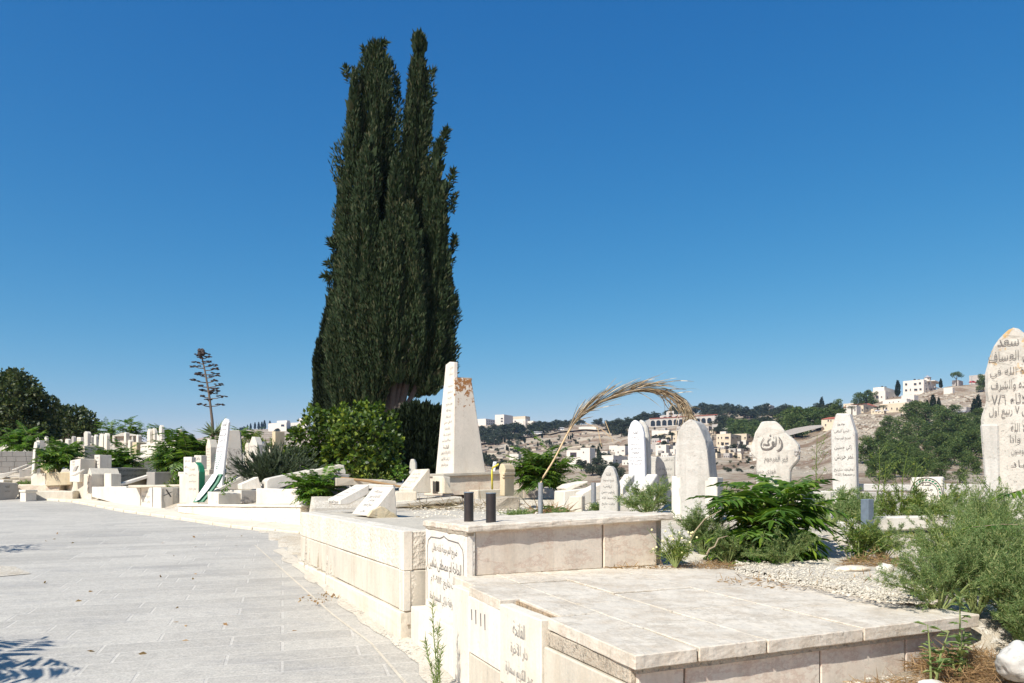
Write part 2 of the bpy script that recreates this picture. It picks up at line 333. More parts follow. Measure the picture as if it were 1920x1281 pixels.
def near_mat():
    m,nt,b=newmat('rubble_ground'); g=G(nt); v=g.obj(); c=g.mix(g.ramp(g.noise(v,1.1,8,.7),[(.38,0),(.62,1)]),(.42,.35,.25),(.60,.55,.45))
    c=g.mix(g.ramp(g.noise(v,22,5,.7),[(.5,0),(.62,.8)]),c,(.66,.62,.54)); c=g.mix(g.ramp(g.noise(v,45,4,.7),[(.56,0),(.66,.8)]),c,(.17,.12,.075))
    nt.links.new(c,b.inputs['Base Color']); b.inputs['Roughness'].default_value=.95; nt.links.new(g.bump(g.noise(v,24,6,.7),1,.03),b.inputs['Normal']); return m
M['near']=near_mat()
M['scree']=stone('hill_scree',(.46,.42,.35),stain=(.28,.2,.13),amt=.6,pit=.3)
M['grit']=stone('pale_grit',(.60,.55,.46),stain=(.42,.35,.25),amt=.5,pit=.7,pitc=(.25,.2,.14),bs=1.,bd=.02)
# ---------------------------------------------------------------- camera, light, sky
cam=bpy.data.cameras.new('camera'); co=bpy.data.objects.new('camera',cam); COL.objects.link(co); co.location=(0,0,E); co.rotation_euler=(R(90),0,0)
cam.sensor_width=36; cam.lens=36*F/1920; cam.shift_y=(HY-640.5)/1920; cam.clip_start=.05; cam.clip_end=20000; S.camera=co
EL=R(45); SUN=Vector((-.60*math.cos(EL),-.80*math.cos(EL),math.sin(EL))).normalized()
sl=bpy.data.lights.new('sun','SUN'); sl.energy=5.0; sl.angle=R(.5); sl.color=(1,.955,.885); so=bpy.data.objects.new('sun',sl); COL.objects.link(so); so.rotation_euler=SUN.to_track_quat('Z','Y').to_euler()
w=bpy.data.worlds.new('World'); S.world=w; w.use_nodes=True; wn=w.node_tree; g=G(wn); bg=wn.nodes['Background']
sk=g.n('ShaderNodeTexSky',sky_type='NISHITA'); sk.sun_disc=False; sk.sun_elevation=EL; sk.sun_rotation=math.atan2(SUN.x,SUN.y); sk.altitude=700; sk.air_density=.85; sk.dust_density=.25; sk.ozone_density=2.2
hs=g.n('ShaderNodeHueSaturation',ins={'Hue':.494,'Saturation':1.2,'Value':1.,'Color':sk.outputs[0]}); bg.inputs[1].default_value=.115
EXPO=.48; kx=.115*2**.36; sp_=g.n('ShaderNodeSeparateColor',ins={0:hs.outputs[0]}); cb=g.n('ShaderNodeCombineColor')
for i,(pw,cf) in enumerate(((1.75,1.72),(.97,.80),(.57,.752))):       # deep polarised blue, paler towards the horizon
    a=g.n('ShaderNodeMath',operation='MULTIPLY',ins={0:sp_.outputs[i],1:kx}).outputs[0]; a=g.n('ShaderNodeMath',operation='POWER',ins={0:a,1:pw}).outputs[0]
    g.link(g.n('ShaderNodeMath',operation='MULTIPLY',ins={0:a,1:cf/(.115*2**EXPO)}).outputs[0],cb.inputs[i])
g.link(cb.outputs[0],bg.inputs[0])
S.view_settings.view_transform='Standard'; S.view_settings.look='None'; S.view_settings.exposure=EXPO; S.view_settings.gamma=1
S.cycles.max_bounces=6; S.cycles.diffuse_bounces=3; S.cycles.transparent_max_bounces=6
# ---------------------------------------------------------------- lie of the land
def road_z(Y): return .048*Y
def wall_x(Y): return -.844-.472*(Y-6) if Y>6 else -.784+.4*(5.98-Y)
CURB=[(-2.2,12.3),(-3.71,13.46),(-5.35,14.7),(-7.0,16.3),(-9.2,18.3),(-12.3,21.6),(-15.3,23.6),(-22,27.5),(-34,33)]
def curb_y(x): return interp(-x,[(-a,b) for a,b in CURB])
PROF={-700:[(150,930),(500,880),(900,850)],300:[(150,930),(500,850),(900,830)],480:[(150,930),(500,840),(900,808),(1100,805)],600:[(150,930),(500,840),(900,806),(1100,803)],800:[(150,935),(500,850),(900,802),(1100,802)],900:[(150,940),(300,880),(420,850),(520,832),(700,805),(800,795),(1000,792)],
1060:[(150,935),(300,872),(420,845),(560,808),(750,797),(1000,802)],1130:[(150,935),(280,872),(420,835),(560,805),(750,795),(1000,800)],1200:[(150,930),(250,880),(300,862),(420,820),(520,800),(700,790)],1300:[(150,925),(250,870),(330,840),(450,805),(600,786),(800,774)],
1400:[(150,920),(250,868),(330,845),(420,805),(600,782),(800,770)],1500:[(120,915),(200,868),(260,830),(330,800),(450,782),(700,768)],1600:[(100,915),(150,885),(200,830),(250,795),(330,770),(420,765),(600,775)],
1700:[(100,912),(150,880),(200,840),(240,805),(280,782),(340,756),(420,744),(600,760)],1800:[(100,912),(150,880),(200,845),(240,810),(290,778),(350,748),(420,722),(600,735)],1920:[(100,912),(150,878),(200,845),(240,812),(290,775),(350,740),(420,714),(600,715)],2800:[(100,905),(150,870),(200,830),(300,760),(420,690),(600,690)]}
PK=sorted(PROF)
def colpy(k,Y):
    t=PROF[k]
    if Y>=t[-1][0]: return t[-1][1]+45*math.log2(Y/t[-1][0])
    return interp(math.log(Y),[(math.log(a),b) for a,b in t])
def far_py(px,Y):
    px=min(max(px,PK[0]),PK[-1])
    for a,b in zip(PK,PK[1:]):
        if px<=b: t=(px-a)/(b-a); t=t*t*(3-2*t); return lerp(colpy(a,Y),colpy(b,Y),t)
def first(px):
    px=min(max(px,PK[0]),PK[-1]); return interp(px,[(k,PROF[k][0][0]) for k in PK])
SL=[(-700,.13),(0,.115),(330,.105),(450,.06),(560,.035),(900,.022),(2800,.02)]; Y0=[(-700,40),(0,24.2),(333,18.6),(560,15.4),(800,14),(1920,12.4)]
CREST=[(-700,60),(0,50),(600,46),(750,40),(880,24),(1000,18),(1920,15.5),(2800,15)]
FRONT=[(2.5,14.0),(3.5,14.7),(4.2,15.15),(7.64,17.7),(8.7,19.2),(10.3,20.6),(12.3,22.3),(13.2,23.0),(14.5,22.6),(16,23.6),(34,36)]
RISE=[(0,[(22,936),(23.2,928),(24.6,908),(26,890),(28,869),(31,843),(36,834),(50,828)]),(200,[(21.5,932),(24.5,914),(26.5,892),(28.5,866),(31,843),(36,832),(50,828)]),(333,[(17.5,952),(20,940),(23,922),(25.5,898),(28,866),(32,840),(50,826)]),(450,[(15.5,952),(18,944),(19.6,930),(21.8,906),(24,882),(28,856),(50,834)]),(560,[(14.5,952),(17,945),(18.4,918),(20,898),(28,874),(46,856)])]
def rise_z(px,Y):
    px=max(px,0)
    for (a,ta),(b,tb) in zip(RISE,RISE[1:]):
        if px<=b: return E+(HY-lerp(interp(Y,ta),interp(Y,tb),(px-a)/(b-a)))*Y/F
def near_z(X,Y):
    px=CX+F*X/max(Y,.5)
    up=1.12+interp(px,SL)*max(0,Y-interp(px,Y0))
    if px<640 and Y>14: t=min(1,max(0,(640-px)/80)); up=lerp(up,rise_z(min(px,560),Y),t)
    if X<wall_x(Y)+.02:
        cy=curb_y(X)
        if Y<cy+.25: return road_z(Y)-.12
        fl=interp(-X,FRONT)
        return road_z(Y)+.02 if Y<fl+.3 else lerp(road_z(Y)+.03,up,min(1,(Y-fl-.3)/.35))
    if Y<7.2 and X<2.3:
        dx,dy=X-.456,Y-2.87; det=1.824*2.27-(-.706)*.9; s_=(dx*2.27+.706*dy)/det; t_=(1.824*dy-.9*dx)/det
        if -.4<s_<.93 and .04<t_<1.6 and not(s_>.72 and t_>1.08): return .3
    if px<578 and 9.7<Y<interp(-X,FRONT)+.3: return road_z(Y)+.02
    if Y<8.2: up=interp(Y,[(2.5,.60),(3.72,.64),(3.95,.84),(6.3,.875),(7.0,1.05),(8.2,1.12)]) if X>.3+(3-Y)*.4 else .3
    elif Y<12.9 and px>560: up=1.12+.03*noise.noise(Vector((X,Y,0)))
    elif px>560: up=max(up,1.25+.022*(Y-13))
    return up
def ground_z(X,Y):
    px=CX+F*X/max(Y,.5); yc=interp(px,CREST); y1=first(px)
    if Y<=yc: return near_z(X,Y)+.012*noise.noise(Vector((X*3,Y*3,0)))
    zc=near_z(X*yc/Y,yc); z1=E+(HY-far_py(px,y1))*y1/F
    if Y<y1: t=(Y-yc)/(y1-yc); return lerp(zc,z1,t)-math.sin(math.pi*t)*3.0*(y1/100)
    z=E+(HY-far_py(px,Y))*Y/F; n=Vector((X*.03,Y*.03,0)); amp=min(1,(Y-y1)/60)*min(1,Y/700)
    return z+amp*(1.6*noise.noise(n)+.9*noise.noise(n*3)+.5*noise.noise(n*8))
def hill_y(px,py):
    Y=first(px)
    best=(9e9,Y)
    while Y<1300:
        q=far_py(px,Y)
        if q<=py: return Y
        if q<best[0]-.05: best=(q,Y)
        Y*=1.01
    return best[1]
def on_hill(px,py):
    Y=hill_y(px,py); p=at(px,py,Y); p.z=ground_z(p.x,Y); return p
ys=[.6]
while ys[-1]<2600: ys.append(ys[-1]+max(.09,min(ys[-1]*.018,16)))
xs=list(range(-1500,-700,80))+list(range(-700,560,18))+list(range(560,1960,8))+list(range(1960,3400,70))
gm=MB(); gm.v=[(( px-CX)*Y/F,Y,ground_z((px-CX)*Y/F,Y)) for Y in ys for px in xs]; nx=len(xs); fn=[];ff=[]
split=next(i for i,y in enumerate(ys) if y>62)
gm.f=[(j*nx+i,j*nx+i+1,(j+1)*nx+i+1,(j+1)*nx+i) for j in range(split) for i in range(nx-1)]
gd=solo('ground',gm,M['near'],'dry rubble ground of the cemetery between the graves',kind='structure',org=(0,0,0),smooth=True)
g2=MB(); g2.v=gm.v; g2.f=[(j*nx+i,j*nx+i+1,(j+1)*nx+i+1,(j+1)*nx+i) for j in range(split,len(ys)-1) for i in range(nx-1)]
solo('hills',g2,M['terrain'],'dry rocky hillside across the valley',kind='structure',org=(0,0,0),smooth=True)
# road, kerb, pavement
rd=MB(); poly=[(-34,-6)]+[(5.2,-6)]+[(wall_x(y)+.12,y) for y in(-2,2,5.9,6.2,9,10)]+[(-2.2,12.3)]+CURB[1:]
rd.add([(x,y,road_z(y)) for x,y in poly],[tuple(range(len(poly)))])
solo('road',rd,M['paving'],'pale stone paved lane curving up through the cemetery',kind='structure',org=(0,0,0))
pv=MB()
def off(p,i,d):
    a=Vector(CURB[max(i-1,0)]);b=Vector(CURB[min(i+1,len(CURB)-1)]); t=(b-a).normalized(); n=Vector((t.y,-t.x)); n=n if n.y>0 else -n; return Vector(p)+n*d
pv.add([(*off(p,i,k),road_z(p[1])+.052+.02*j) for i,p in enumerate(CURB) for j,k in enumerate((.14,3.4))],[(2*i,2*i+1,2*i+3,2*i+2) for i in range(len(CURB)-1)])
solo('pavement',pv,M['cream'],'strip of pale pavement behind the kerb',kind='structure',org=(0,0,0))
kb=MB()
for (i,a),b in zip(enumerate(CURB),CURB[1:]):
    n=max(1,round((Vector(b)-Vector(a)).length/.8))
    for k in range(n):
        p,q=[Vector(a).lerp(Vector(b),t) for t in(k/n+.006,(k+1)/n-.006)]; o1,o2=off(a,i,.145)-Vector(a),off(b,i+1,.145)-Vector(b)
        f=lambda v,z:(v.x,v.y,road_z(v.y)+z)
        kb.hexa([f(p,-.1),f(q,-.1),f(q+o2,-.1),f(p+o1,-.1)],[f(p,.052),f(q,.052),f(q+o2,.062),f(p+o1,.062)],.012)
solo('kerb',kb,M['cream'],'kerb of pale limestone blocks along the lane',kind='structure',org=(0,0,0))
# worn stone border band along the wall foot, loose dust
bd=MB()
for a,b in zip([2,3,4,5,5.95,7,8,9,10,11],[3,4,5,5.95,7,8,9,10,11,12]):
    n=0
    P=[(wall_x(a)-.30,a),(wall_x(b)-.30,b),(wall_x(b)-.322,b),(wall_x(a)-.322,a)]; bd.add([(x,y,road_z(y)+.004) for x,y in P[::-1]],[(0,1,2,3)])
solo('border_strip',bd,M['concrete'],'narrow pale border line beside the wall foot',kind='structure',org=(0,0,0))
ds=MB(); n=60; row=[]
for i in range(n+1):
    y=3.2+i*(8.2/n); x=wall_x(y); wd=.10+.16*abs(noise.noise(Vector((y*1.3,0,1))))+.05*noise.noise(Vector((y*5,0,1)))
    row+=[(x+.02,y,road_z(y)+.035),(x-wd*.5,y,road_z(y)+.022),(x-wd,y,road_z(y)+.005)]
ds.add(row,[(3*i+k,3*i+k+1,3*i+k+4,3*i+k+3) for i in range(n) for k in(0,1)])
solo('dust',ds,M['grit'],'drift of dust and grit along the foot of the wall',kind='stuff',org=(0,0,0),smooth=True)
pit=MB(); pp=[(-8.5,8.6),(-6.05,9.0),(-5.75,9.25),(-6.3,9.8),(-7.2,10.1),(-9.5,10.2)]
pit.add([(x,y,road_z(y)+.006) for x,y in pp],[tuple(range(len(pp)))]); solo('dirt_bed',pit,M['near'],'bare dirt bed at the edge of the lane',kind='structure',org=(0,0,0))
def scatter(name,label,fn,n,size,mat,kind='stuff',flat=.6,sub=1):
    mb=MB()
    for i in range(n):
        p=fn(); r=size*(.35+rnd.random()**2.5*1.5); mb.blob((p[0],p[1],p[2]+r*.1),r,sub,.5,1.4,i,(1+rnd.random()*.5,.8,flat))
    return solo(name,mb,mat,label,kind=kind,org=(0,0,0))
# ---------------------------------------------------------------- stone slab tomb with raised headpiece, right beside the lane
V=Vector
N_,R_,Lb=V((.456,2.87,.872)),V((2.28,3.77,.871)),V((-.395,5.14,.90)); Rb=R_+(Lb-N_)
fu=(R_-N_).normalized(); fv=(Lb-N_).normalized()
def lid(s,t,z=0): p=N_.lerp(R_,s).lerp(Lb.lerp(Rb,s),t); return p+V((0,0,z))
tomb=thing('tomb','low family tomb of worn slabs with raised box end and inscribed white panel','tomb',(.6,4.4,.3))
mb=MB(); rr=random.Random(3); joints=[(0,.147,(.34,.57,.80)),(.147,.322,(.18,.46,.80)),(.322,.601,(.30,.55,.83)),(.601,1,(.22,.50,.78))]
for s0,s1,ts in joints:
    tt=[0]+list(ts)+[1]
    for t0,t1 in zip(tt,tt[1:]):
        a0={.34:.034,.57:-.022}.get(t0,0) if s0==0 else 0      # notched behind the lettered panel, flush above the tally marks
        e=.0024; c=[(s0+a0+(e if s0 or a0 else 0),t0+(e if t0 else 0)),(s1-(e if s1<1 else 0),t0+(e if t0 else 0)),(s1-(e if s1<1 else 0),t1-e),(s0+a0+(e if s0 or a0 else 0),t1-e)]
        dz=rr.uniform(-.004,.003); mb.hexa([lid(*q,-.058) for q in c],[lid(*q,dz) for q in c],.004,cuts=4,rough=.0028,seed=s0*9+t0)
part('lid',mb,M['lid'],tomb)
mb=MB(); q=[lid(.03,.02,-.013),lid(.97,.02,-.013),lid(.97,.99,-.013),lid(.03,.99,-.013)]; jf=MB().hexa([p-V((0,0,.03)) for p in q],q,0,cuts=3,rough=.002); part('joint_fill',jf,M['soil'],tomb)
mb=MB(); q=[lid(.015,.01,-.05),lid(.985,.01,-.05),lid(.985,.99,-.05),lid(.015,.99,-.05)]
mb.hexa([p-V((0,0,.032)) for p in q],q,.0,cuts=4,rough=.004); part('mortar_bed',mb,M['mortar'],tomb)
mb=MB()
for s0,s1 in((.02,.128),(.132,.49),(.494,.76),(.764,.985)):
    a,b=lid(s0,.018),lid(s1,.018); o=fv*.10
    mb.hexa([V((p.x,p.y,.30)) for p in(a,b,b+o,a+o)],[V((p.x,p.y,.796+rr.uniform(-.006,.004))) for p in(a,b,b+o,a+o)],.005,cuts=3,rough=.0012)
part('front_panel',mb,M['pink'],tomb)
mb=MB(); a,b=lid(.99,.03),lid(.99,.9); o=fu*-.1; mb.hexa([V((p.x,p.y,.3)) for p in(a,b,b+o,a+o)],[V((p.x,p.y,.80)) for p in(a,b,b+o,a+o)],.005); part('back_panel',mb,M['pink'],tomb)
def Lp(Y,o=0,z=0): x=-.784+.4*(5.98-Y); return V((x-.928*o,Y-.371*o,z))
lw=V((.928,.371,0))
def lpanel(y0,y1,z0,z1,o,th,mat,name,dz=0,**k):
    m=MB(); a,b=Lp(y0,o),Lp(y1,o); p=[a,b,b+lw*th,a+lw*th]
    m.hexa([V((q.x,q.y,z0)) for q in p],[V((p[0].x,p[0].y,z1)),V((p[1].x,p[1].y,z1+dz)),V((p[2].x,p[2].y,z1+dz)),V((p[3].x,p[3].y,z1))],.006,cuts=3,rough=.0012,seed=y0); return part(name,m,mat,tomb)
lpanel(5.97,4.97,.1,.572,0,.35,M['white'],'base_block',.012)
lpanel(4.96,4.67,.1,.862,.004,.06,M['white'],'side_panel')
mk=lpanel(4.66,4.165,.50,.838,.008,.05,M['white'],'side_panel')
tx=lpanel(4.155,3.655,.45,.866,.012,.075,M['white'],'side_panel')
lpanel(4.655,4.17,.1,.493,.004,.05,M['cream'],'base_panel'); lpanel(4.16,3.66,.1,.443,.006,.05,M['cream'],'base_panel')
lpanel(3.645,2.93,.1,.742,.0,.05,M['cream'],'side_panel')
lpanel(3.645,2.93,.745,.816,-.012,.12,M['mortar'],'mortar_joint'); lpanel(4.655,4.17,.82,.845,-.02,.1,M['mortar'],'mortar_joint')
def on_left(y,z,o): p=Lp(y,o); return V((p.x,p.y,z))
lr=V((.371,-.928,0))
ink=MB()
for y,h in((4.60,.06),(4.53,.08),(4.45,.07),(4.385,.085)):
    c=on_left(y,.735-(4.6-y)*.03,.0105); ink.prism([c+lr*a+V((0,0,b)) for a,b in((-.007,.5*h),(.006,.52*h),(.009,-.5*h),(.0,-.55*h))],lw*.002,0)
part('marking',ink,M['engrave'],mk)
ink=MB()
for t,y,z,wd,h in(('الفاتحة',3.90,.775,.16,.075),('دار الآخرة',3.90,.665,.22,.075),('عبد الكريم سمارة',3.90,.545,.36,.085)): write(ink,t,on_left(y,z,.013),lr,(0,0,1),wd,h,.004)
part('lettering',ink,M['faint'],tx)
# raised box
BL,BF,BR=V((-.66,6.0,0)),V((-.292,5.12,0)),V((1.165,5.88,0)); bn=V((.463,-.886,0)); BB=BR+(BL-BF)
mb=MB(); ex=BF.lerp(BR,.035)+V((0,0,0))
def slabq(a,b,th,z0a,z1a,z1b,nrm,mat,name,par=tomb,bev=.005,**k):
    m=MB(); p=[a,b,b-nrm*th,a-nrm*th]; m.hexa([V((q.x,q.y,z0a)) for q in p],[V((p[0].x,p[0].y,z1a)),V((p[1].x,p[1].y,z1b)),V((p[2].x,p[2].y,z1b)),V((p[3].x,p[3].y,z1a))],bev,**k); return part(name,m,mat,par)
tn=V((-.9226,-.3858,0))
name_p=slabq(BL+tn*.012,BF+tn*.012,.05,.572,1.168,1.172,tn,M['white'],'name_panel')
slabq(BF+(BR-BF)*.004,BF.lerp(BR,.033),.06,.60,1.19,1.19,bn,M['rough'],'edge_strip')
f1=slabq(BF.lerp(BR,.037)-bn*.012,BF.lerp(BR,.655)-bn*.012,.05,.90,1.195,1.225,bn,M['pink'],'box_panel',cuts=3,rough=.0015)
slabq(BF.lerp(BR,.663)-bn*.008,BF.lerp(BR,.955)-bn*.008,.05,.90,1.225,1.24,bn,M['pink'],'box_panel',cuts=3,rough=.002,seed=4)
slabq(BF.lerp(BR,.96)-bn*.04,BF.lerp(BR,.998)-bn*.04,.05,.86,1.24,1.242,bn,M['mortar'],'corner_strip')
slabq(BF.lerp(BR,.04)-bn*.02,BR-bn*.02,.6,.80,.905,.905,bn,M['mortar'],'mortar_foot',cuts=4,rough=.012)
slabq(BR-bn*.09+(BR-BF).normalized()*-.02,BB+(BR-BF).normalized()*-.02,.05,.8,1.242,1.2,V((.92,.38,0)),M['concrete'],'end_panel')
mb=MB(); ov=.036; dU=(BR-BF).normalized(); dV=(BL-BF).normalized()
cp=[BF+bn*ov+tn*.02,BR+bn*ov+dU*.05,BB+dU*.05+dV*.05,BL+tn*.02+dV*.05]; zt=(1.238,1.29,1.285,1.232)
mb.hexa([V((p.x,p.y,z-.048)) for p,z in zip(cp,zt)],[V((p.x,p.y,z)) for p,z in zip(cp,zt)],.008,cuts=5,rough=.0065,seed=2); part('cap',mb,M['lid'],tomb)
mb=MB(); p=[BF+tn*.016,BL+tn*.016,BL+tn*-.04,BF+tn*-.04]; mb.hexa([V((q.x,q.y,1.166)) for q in p],[V((q.x,q.y,1.2)) for q in p],.004,cuts=4,rough=.008); part('mortar_joint',mb,M['mortar'],tomb)
pr=(BF-BL).normalized(); L0=(BF-BL).length
def on_panel(u,v,o=.0135): p=BL.lerp(BF,u)+tn*(.0+o); return V((p.x,p.y,.572+v*.598))
ink=MB()
for t,u,v,wd,h in(('ضريح المرحومة باذنه تعالى',.50,.77,.62,.085),('الحاجة ام مصطفى شاهين',.50,.565,.80,.12),('توفيت بتاريخ ٢٠/١/٢٠٠٩ م',.52,.375,.72,.085),('مع رفقة باركي السميع نجاة',.46,.15,.66,.095)):
    write(ink,t,on_panel(u,v),pr,(0,0,1),wd*L0,h,.002)
fr=[(.05,.10),(.05,.46),(.03,.48),(.06,.54),(.06,.76),(.09,.86),(.16,.905),(.40,.91),(.48,.935),(.50,.95),(.52,.935),(.60,.91),(.84,.90),(.93,.83),(.95,.73),(.94,.54),(.97,.48),(.95,.45),(.95,.24)]
for (a,b),(c,d) in zip(fr,fr[1:]):
    P,Q=on_panel(a,b,.0145),on_panel(c,d,.0145); dr=(Q-P).normalized(); sd=tn.cross(dr).normalized()*.0042; ink.add([P-sd,P+sd,Q+sd,Q-sd],[(0,1,2,3)])
part('lettering',ink,M['engrave'],name_p)
# pipes standing on the cap
for nm,px,py,Y,w_,h,mt,lb in(('pipe',879,975,5.62,.070,.222,'black_pipe','plain black steel pipe standing on the box cap, left of the scratched one'),('pipe',920.5,977.5,5.42,.071,.215,'black_pipe','scratched black and rusty steel pipe standing on the box cap, nearer the yellow tube')):
    c=at(px,py,Y); c.z=1.232+.02*(c.x+.4); m=MB(); m.tube([c-V((0,0,.03)),c+V((0,0,h))],w_/2,20,False); m.tube([c+V((0,0,h)),c+V((0,0,.02))],w_/2-.006,20,False)
    ring=[c+V((0,0,h))]; t=thing(nm,lb,'pipe',c,'black pipes on the tomb'); part('tube',m,M[mt],t,True)
    r2=MB(); r2.lathe(c+V((0,0,h-.012)),[(w_/2-.007,0),(w_/2-.007,.012),(w_/2+.002,.012),(w_/2+.002,.004)],20); part('rim',r2,M['slate'],t,True)
# ---------------------------------------------------------------- walled terrace left of it
enc=thing('terrace_wall','corner wall of big hammered limestone blocks round a concrete-topped grave terrace beside the lane','wall',(-1.6,8,.4))
A=V((-.844,6,0)); wd=V((-.427,.904,0)); wn=V((-.904,-.427,0)); BLn=4.42
def course(z0,z1,cuts_,o,mat,name):
    m=MB()
    for a,b in zip(cuts_,cuts_[1:]):
        p0,p1=A+wd*(a*BLn+.003)+wn*o,A+wd*(b*BLn-.003)+wn*o; k=-wn*.2; zz=[z0+.003,z1-.003]
        s=lambda q:.012*(q.y-6)/4
        P=[p0,p1,p1+k,p0+k]; m.hexa([V((q.x,q.y,zz[0]+s(q))) for q in P],[V((q.x,q.y,zz[1]+s(q)+rr.uniform(-.002,.004))) for q in P],.009,cuts=2,rough=.0015,seed=a*5+z0)
    return part(name,m,mat,enc)
course(.84,1.148,(0,.15,.25,.31,.52,.76,1),.0,M['rough'],'upper_course'); course(.525,.84,(0,.13,.27,.44,.68,1),.002,M['cream'],'lower_course')
m=MB(); p=[A+wn*.03,A+wd*BLn+wn*.03,A+wd*BLn-wn*.2,A-wn*.2]; m.hexa([V((q.x,q.y,.1)) for q in p],[V((q.x,q.y,.522)) for q in p],.01,cuts=4,rough=.004); part('plinth',m,M['cream'],enc)
rn=V((.462,-.887,0)); ru=V((.887,.462,0))
for z0,z1,mt,a0 in((.843,1.146,'rough',.004),(.53,.838,'rough',.05)):
    m=MB(); p=[A+ru*a0+rn*.0,A+ru*1.0,A+ru*1.0-rn*.2,A+ru*a0-rn*.2]; m.hexa([V((q.x,q.y,z0)) for q in p],[V((q.x,q.y,z1)) for q in p],.008,cuts=3,rough=.004); part('return_block',m,M[mt],enc)
for z0,z1,a0,a1 in((.84,1.15,-.0,.075),(.525,.838,.0,.06)):
    m=MB(); p=[A+ru*a0+rn*.006,A+ru*a1+rn*.006,A+ru*a1-rn*.1,A+ru*a0-rn*.1]; m.hexa([V((q.x,q.y,z0)) for q in p],[V((q.x,q.y,z1-.002)) for q in p],.004); part('corner_margin',m,M['white'],enc)
m=MB(); p=[A+ru*.02,A+ru*.9,A+ru*.9-rn*.2,A+ru*.02-rn*.2]; m.hexa([V((q.x,q.y,.2)) for q in p],[V((q.x,q.y,.55)) for q in p],0,cuts=3,rough=.01); part('return_plinth',m,M['mortar'],enc)
m=MB(); p=[A-wn*.15+rn*-.05,A+ru*2.3,A+ru*2.3+wd*4.8,A+wd*BLn-wn*.15]; m.hexa([V((q.x,q.y,.5)) for q in p],[V((q.x,q.y,1.142)) for q in p],0,cuts=5,rough=.004); part('concrete_top',m,M['concrete'],enc)
m=MB(); p=[A+wd*2.9-wn*.12,A+wd*BLn-wn*.02,A+wd*BLn-wn*.3,A+wd*2.9-wn*.4]
# ---------------------------------------------------------------- gravestones traced on their own planes
def gstone(label,out,Y,th,thick,mat='white',rows=(),ink='engrave',cat='gravestone',name='gravestone',bev=.012,group=None,rough=.005,cuts=.3,side=False,vec=None,offs=.004,keep=False):
    """outline in photo pixels on a standing plane through its first point; thickness in metres"""
    mid=(min(p[0] for p in out)+max(p[0] for p in out))/2
    if not keep and 150<mid<570 and Y<24.6: Y*=1.13
    pl=Plane(out[0][0],Y,sdir(th) if side else fdir(th)); v=vec or (V((*fdir(th),0))*-thick if side else V((*sdir(th),0))*thick)
    P=[pl.pt(*p) for p in out]; lowest=max(p[1] for p in out)
    if cat not in('grave cover','coping','stone slab','sign','ledge','low wall','grave curb'):
        for p,q in zip(P,out):
            if q[1]>lowest-4: p.z=min(p.z,max(ground_z(p.x,p.y)-.06,p.z-.30))
    mb=MB().prism(P,v,bev,1,rough,cuts)
    o=solo(name,mb,M[mat],label,cat,group)
    if rows:
        ik=MB(); write_px(ik,pl,rows,offs); part('lettering',ik,M[ink],o)
    return o,pl
def arch(l,r,top,base,sh=.35,peak=.0,n=7,tl=0,tr=0,bl=0,br=0):
    """outline with a rounded or pointed head: l,r foot columns, shoulders at sh of the height"""
    h=base-top; w=r-l; c=(l+tl+r+tr)/2; s=top+h*sh; L=[(l+bl,base),(r+br,base),(r+tr*.7,s)]
    hw=(r+tr-l-tl)/2
    for i in range(1,2*n):
        a=math.pi*i/(2*n); x=math.cos(a); y=math.sin(a)
        y=y if not peak else (1-abs(x)**(1.35+ (1-peak)))
        L.append((c+hw*x,s-(s-top)*y))
    return L+[(l+tl*.7,s)]
AR=['بسم الله الرحمن الرحيم','الفاتحة','انا لله وانا اليه راجعون','كل نفس ذائقة الموت','ضريح المرحوم','ضريح المرحومة','قبر المرحوم','الحاج محمد','توفي بتاريخ','رحمه الله','كل من عليها فان','ادخلي جنتي','يا ايتها النفس المطمئنة','ارجعي الى ربك']
def lines(cx,y0,y1,w,n,k=0,h=.5,sl=0,wv=.25):
    r=random.Random(int(cx*7+y0)); return [(AR[(k+i)%len(AR)],cx+sl*i,lerp(y0,y1,i/max(1,n-1)),w*(1-wv*r.random()),h*(y1-y0)/max(1,n-1)) for i in range(n)]
# -- right hand side, near
gstone('short pointed speckled gravestone behind the long box cap, between the grey post and bushes',[(1122,960)]+[(1158,960)]+[(1158,912),(1155,893),(1150,880),(1146,874),(1139,873),(1134,880),(1128,893),(1124,912)],9.2,30,.10,'grave',
 [('الفاتحة',1141,889,9,6),('ضريح المرحومة',1141,901,20,6),('زينب',1139,912,15,7),('شعيب حسن',1140,923,24,7),('رحمها الله',1140,934,22,6),('توفيت بتاريخ',1141,945,25,6)],'engrave')
ra,pl=gstone('tall bright white gravestone with black writing and rounded top above a white sloping curb',[(1179,890),(1211,890),(1207,812),(1203,799),(1196,790),(1189,787),(1183,793),(1178,805),(1177,820)],11.5,24,.10,'white_paint',
 [('الفاتحة',1191,811,9,6),('رب اغفر لنا',1191,820,13,3.4),('ولوالدينا يوم الحساب',1191,825,17,3.4),('ضريح المرحوم',1191,833,15,4),('رشيد خالد عبيد',1192,841,20,5),('صوصوح',1192,850,13,5),('توفي بتاريخ ١٩٩٩',1192,858,21,3.6),('الموافق ربيع اول',1192,864,24,3.6),('الى رحمة الله',1192,870,19,4)],'ink')
gstone('rough grey stone pillar joined to the back of the tall bright white gravestone',[(1199,890),(1219,890),(1216,820),(1213,800),(1207,790),(1199,786),(1196,800)],11.75,24,.14,'weather',bev=.02,cuts=.12,rough=.01)
for a,lb in((1170,'left white sloping curb strip below the tall bright white gravestone'),(1213,'right white sloping curb strip below the tall bright white gravestone')):
    p=[at(a,889,11.3),at(a+20,889,11.2),at(a+4 if a>1200 else a-2,915,10.3),at(a-18,915,10.4)]; solo('grave_curb',MB().prism(p,(0,0,-.12),.01),M['white'],lb,'grave curb','white curb strips')
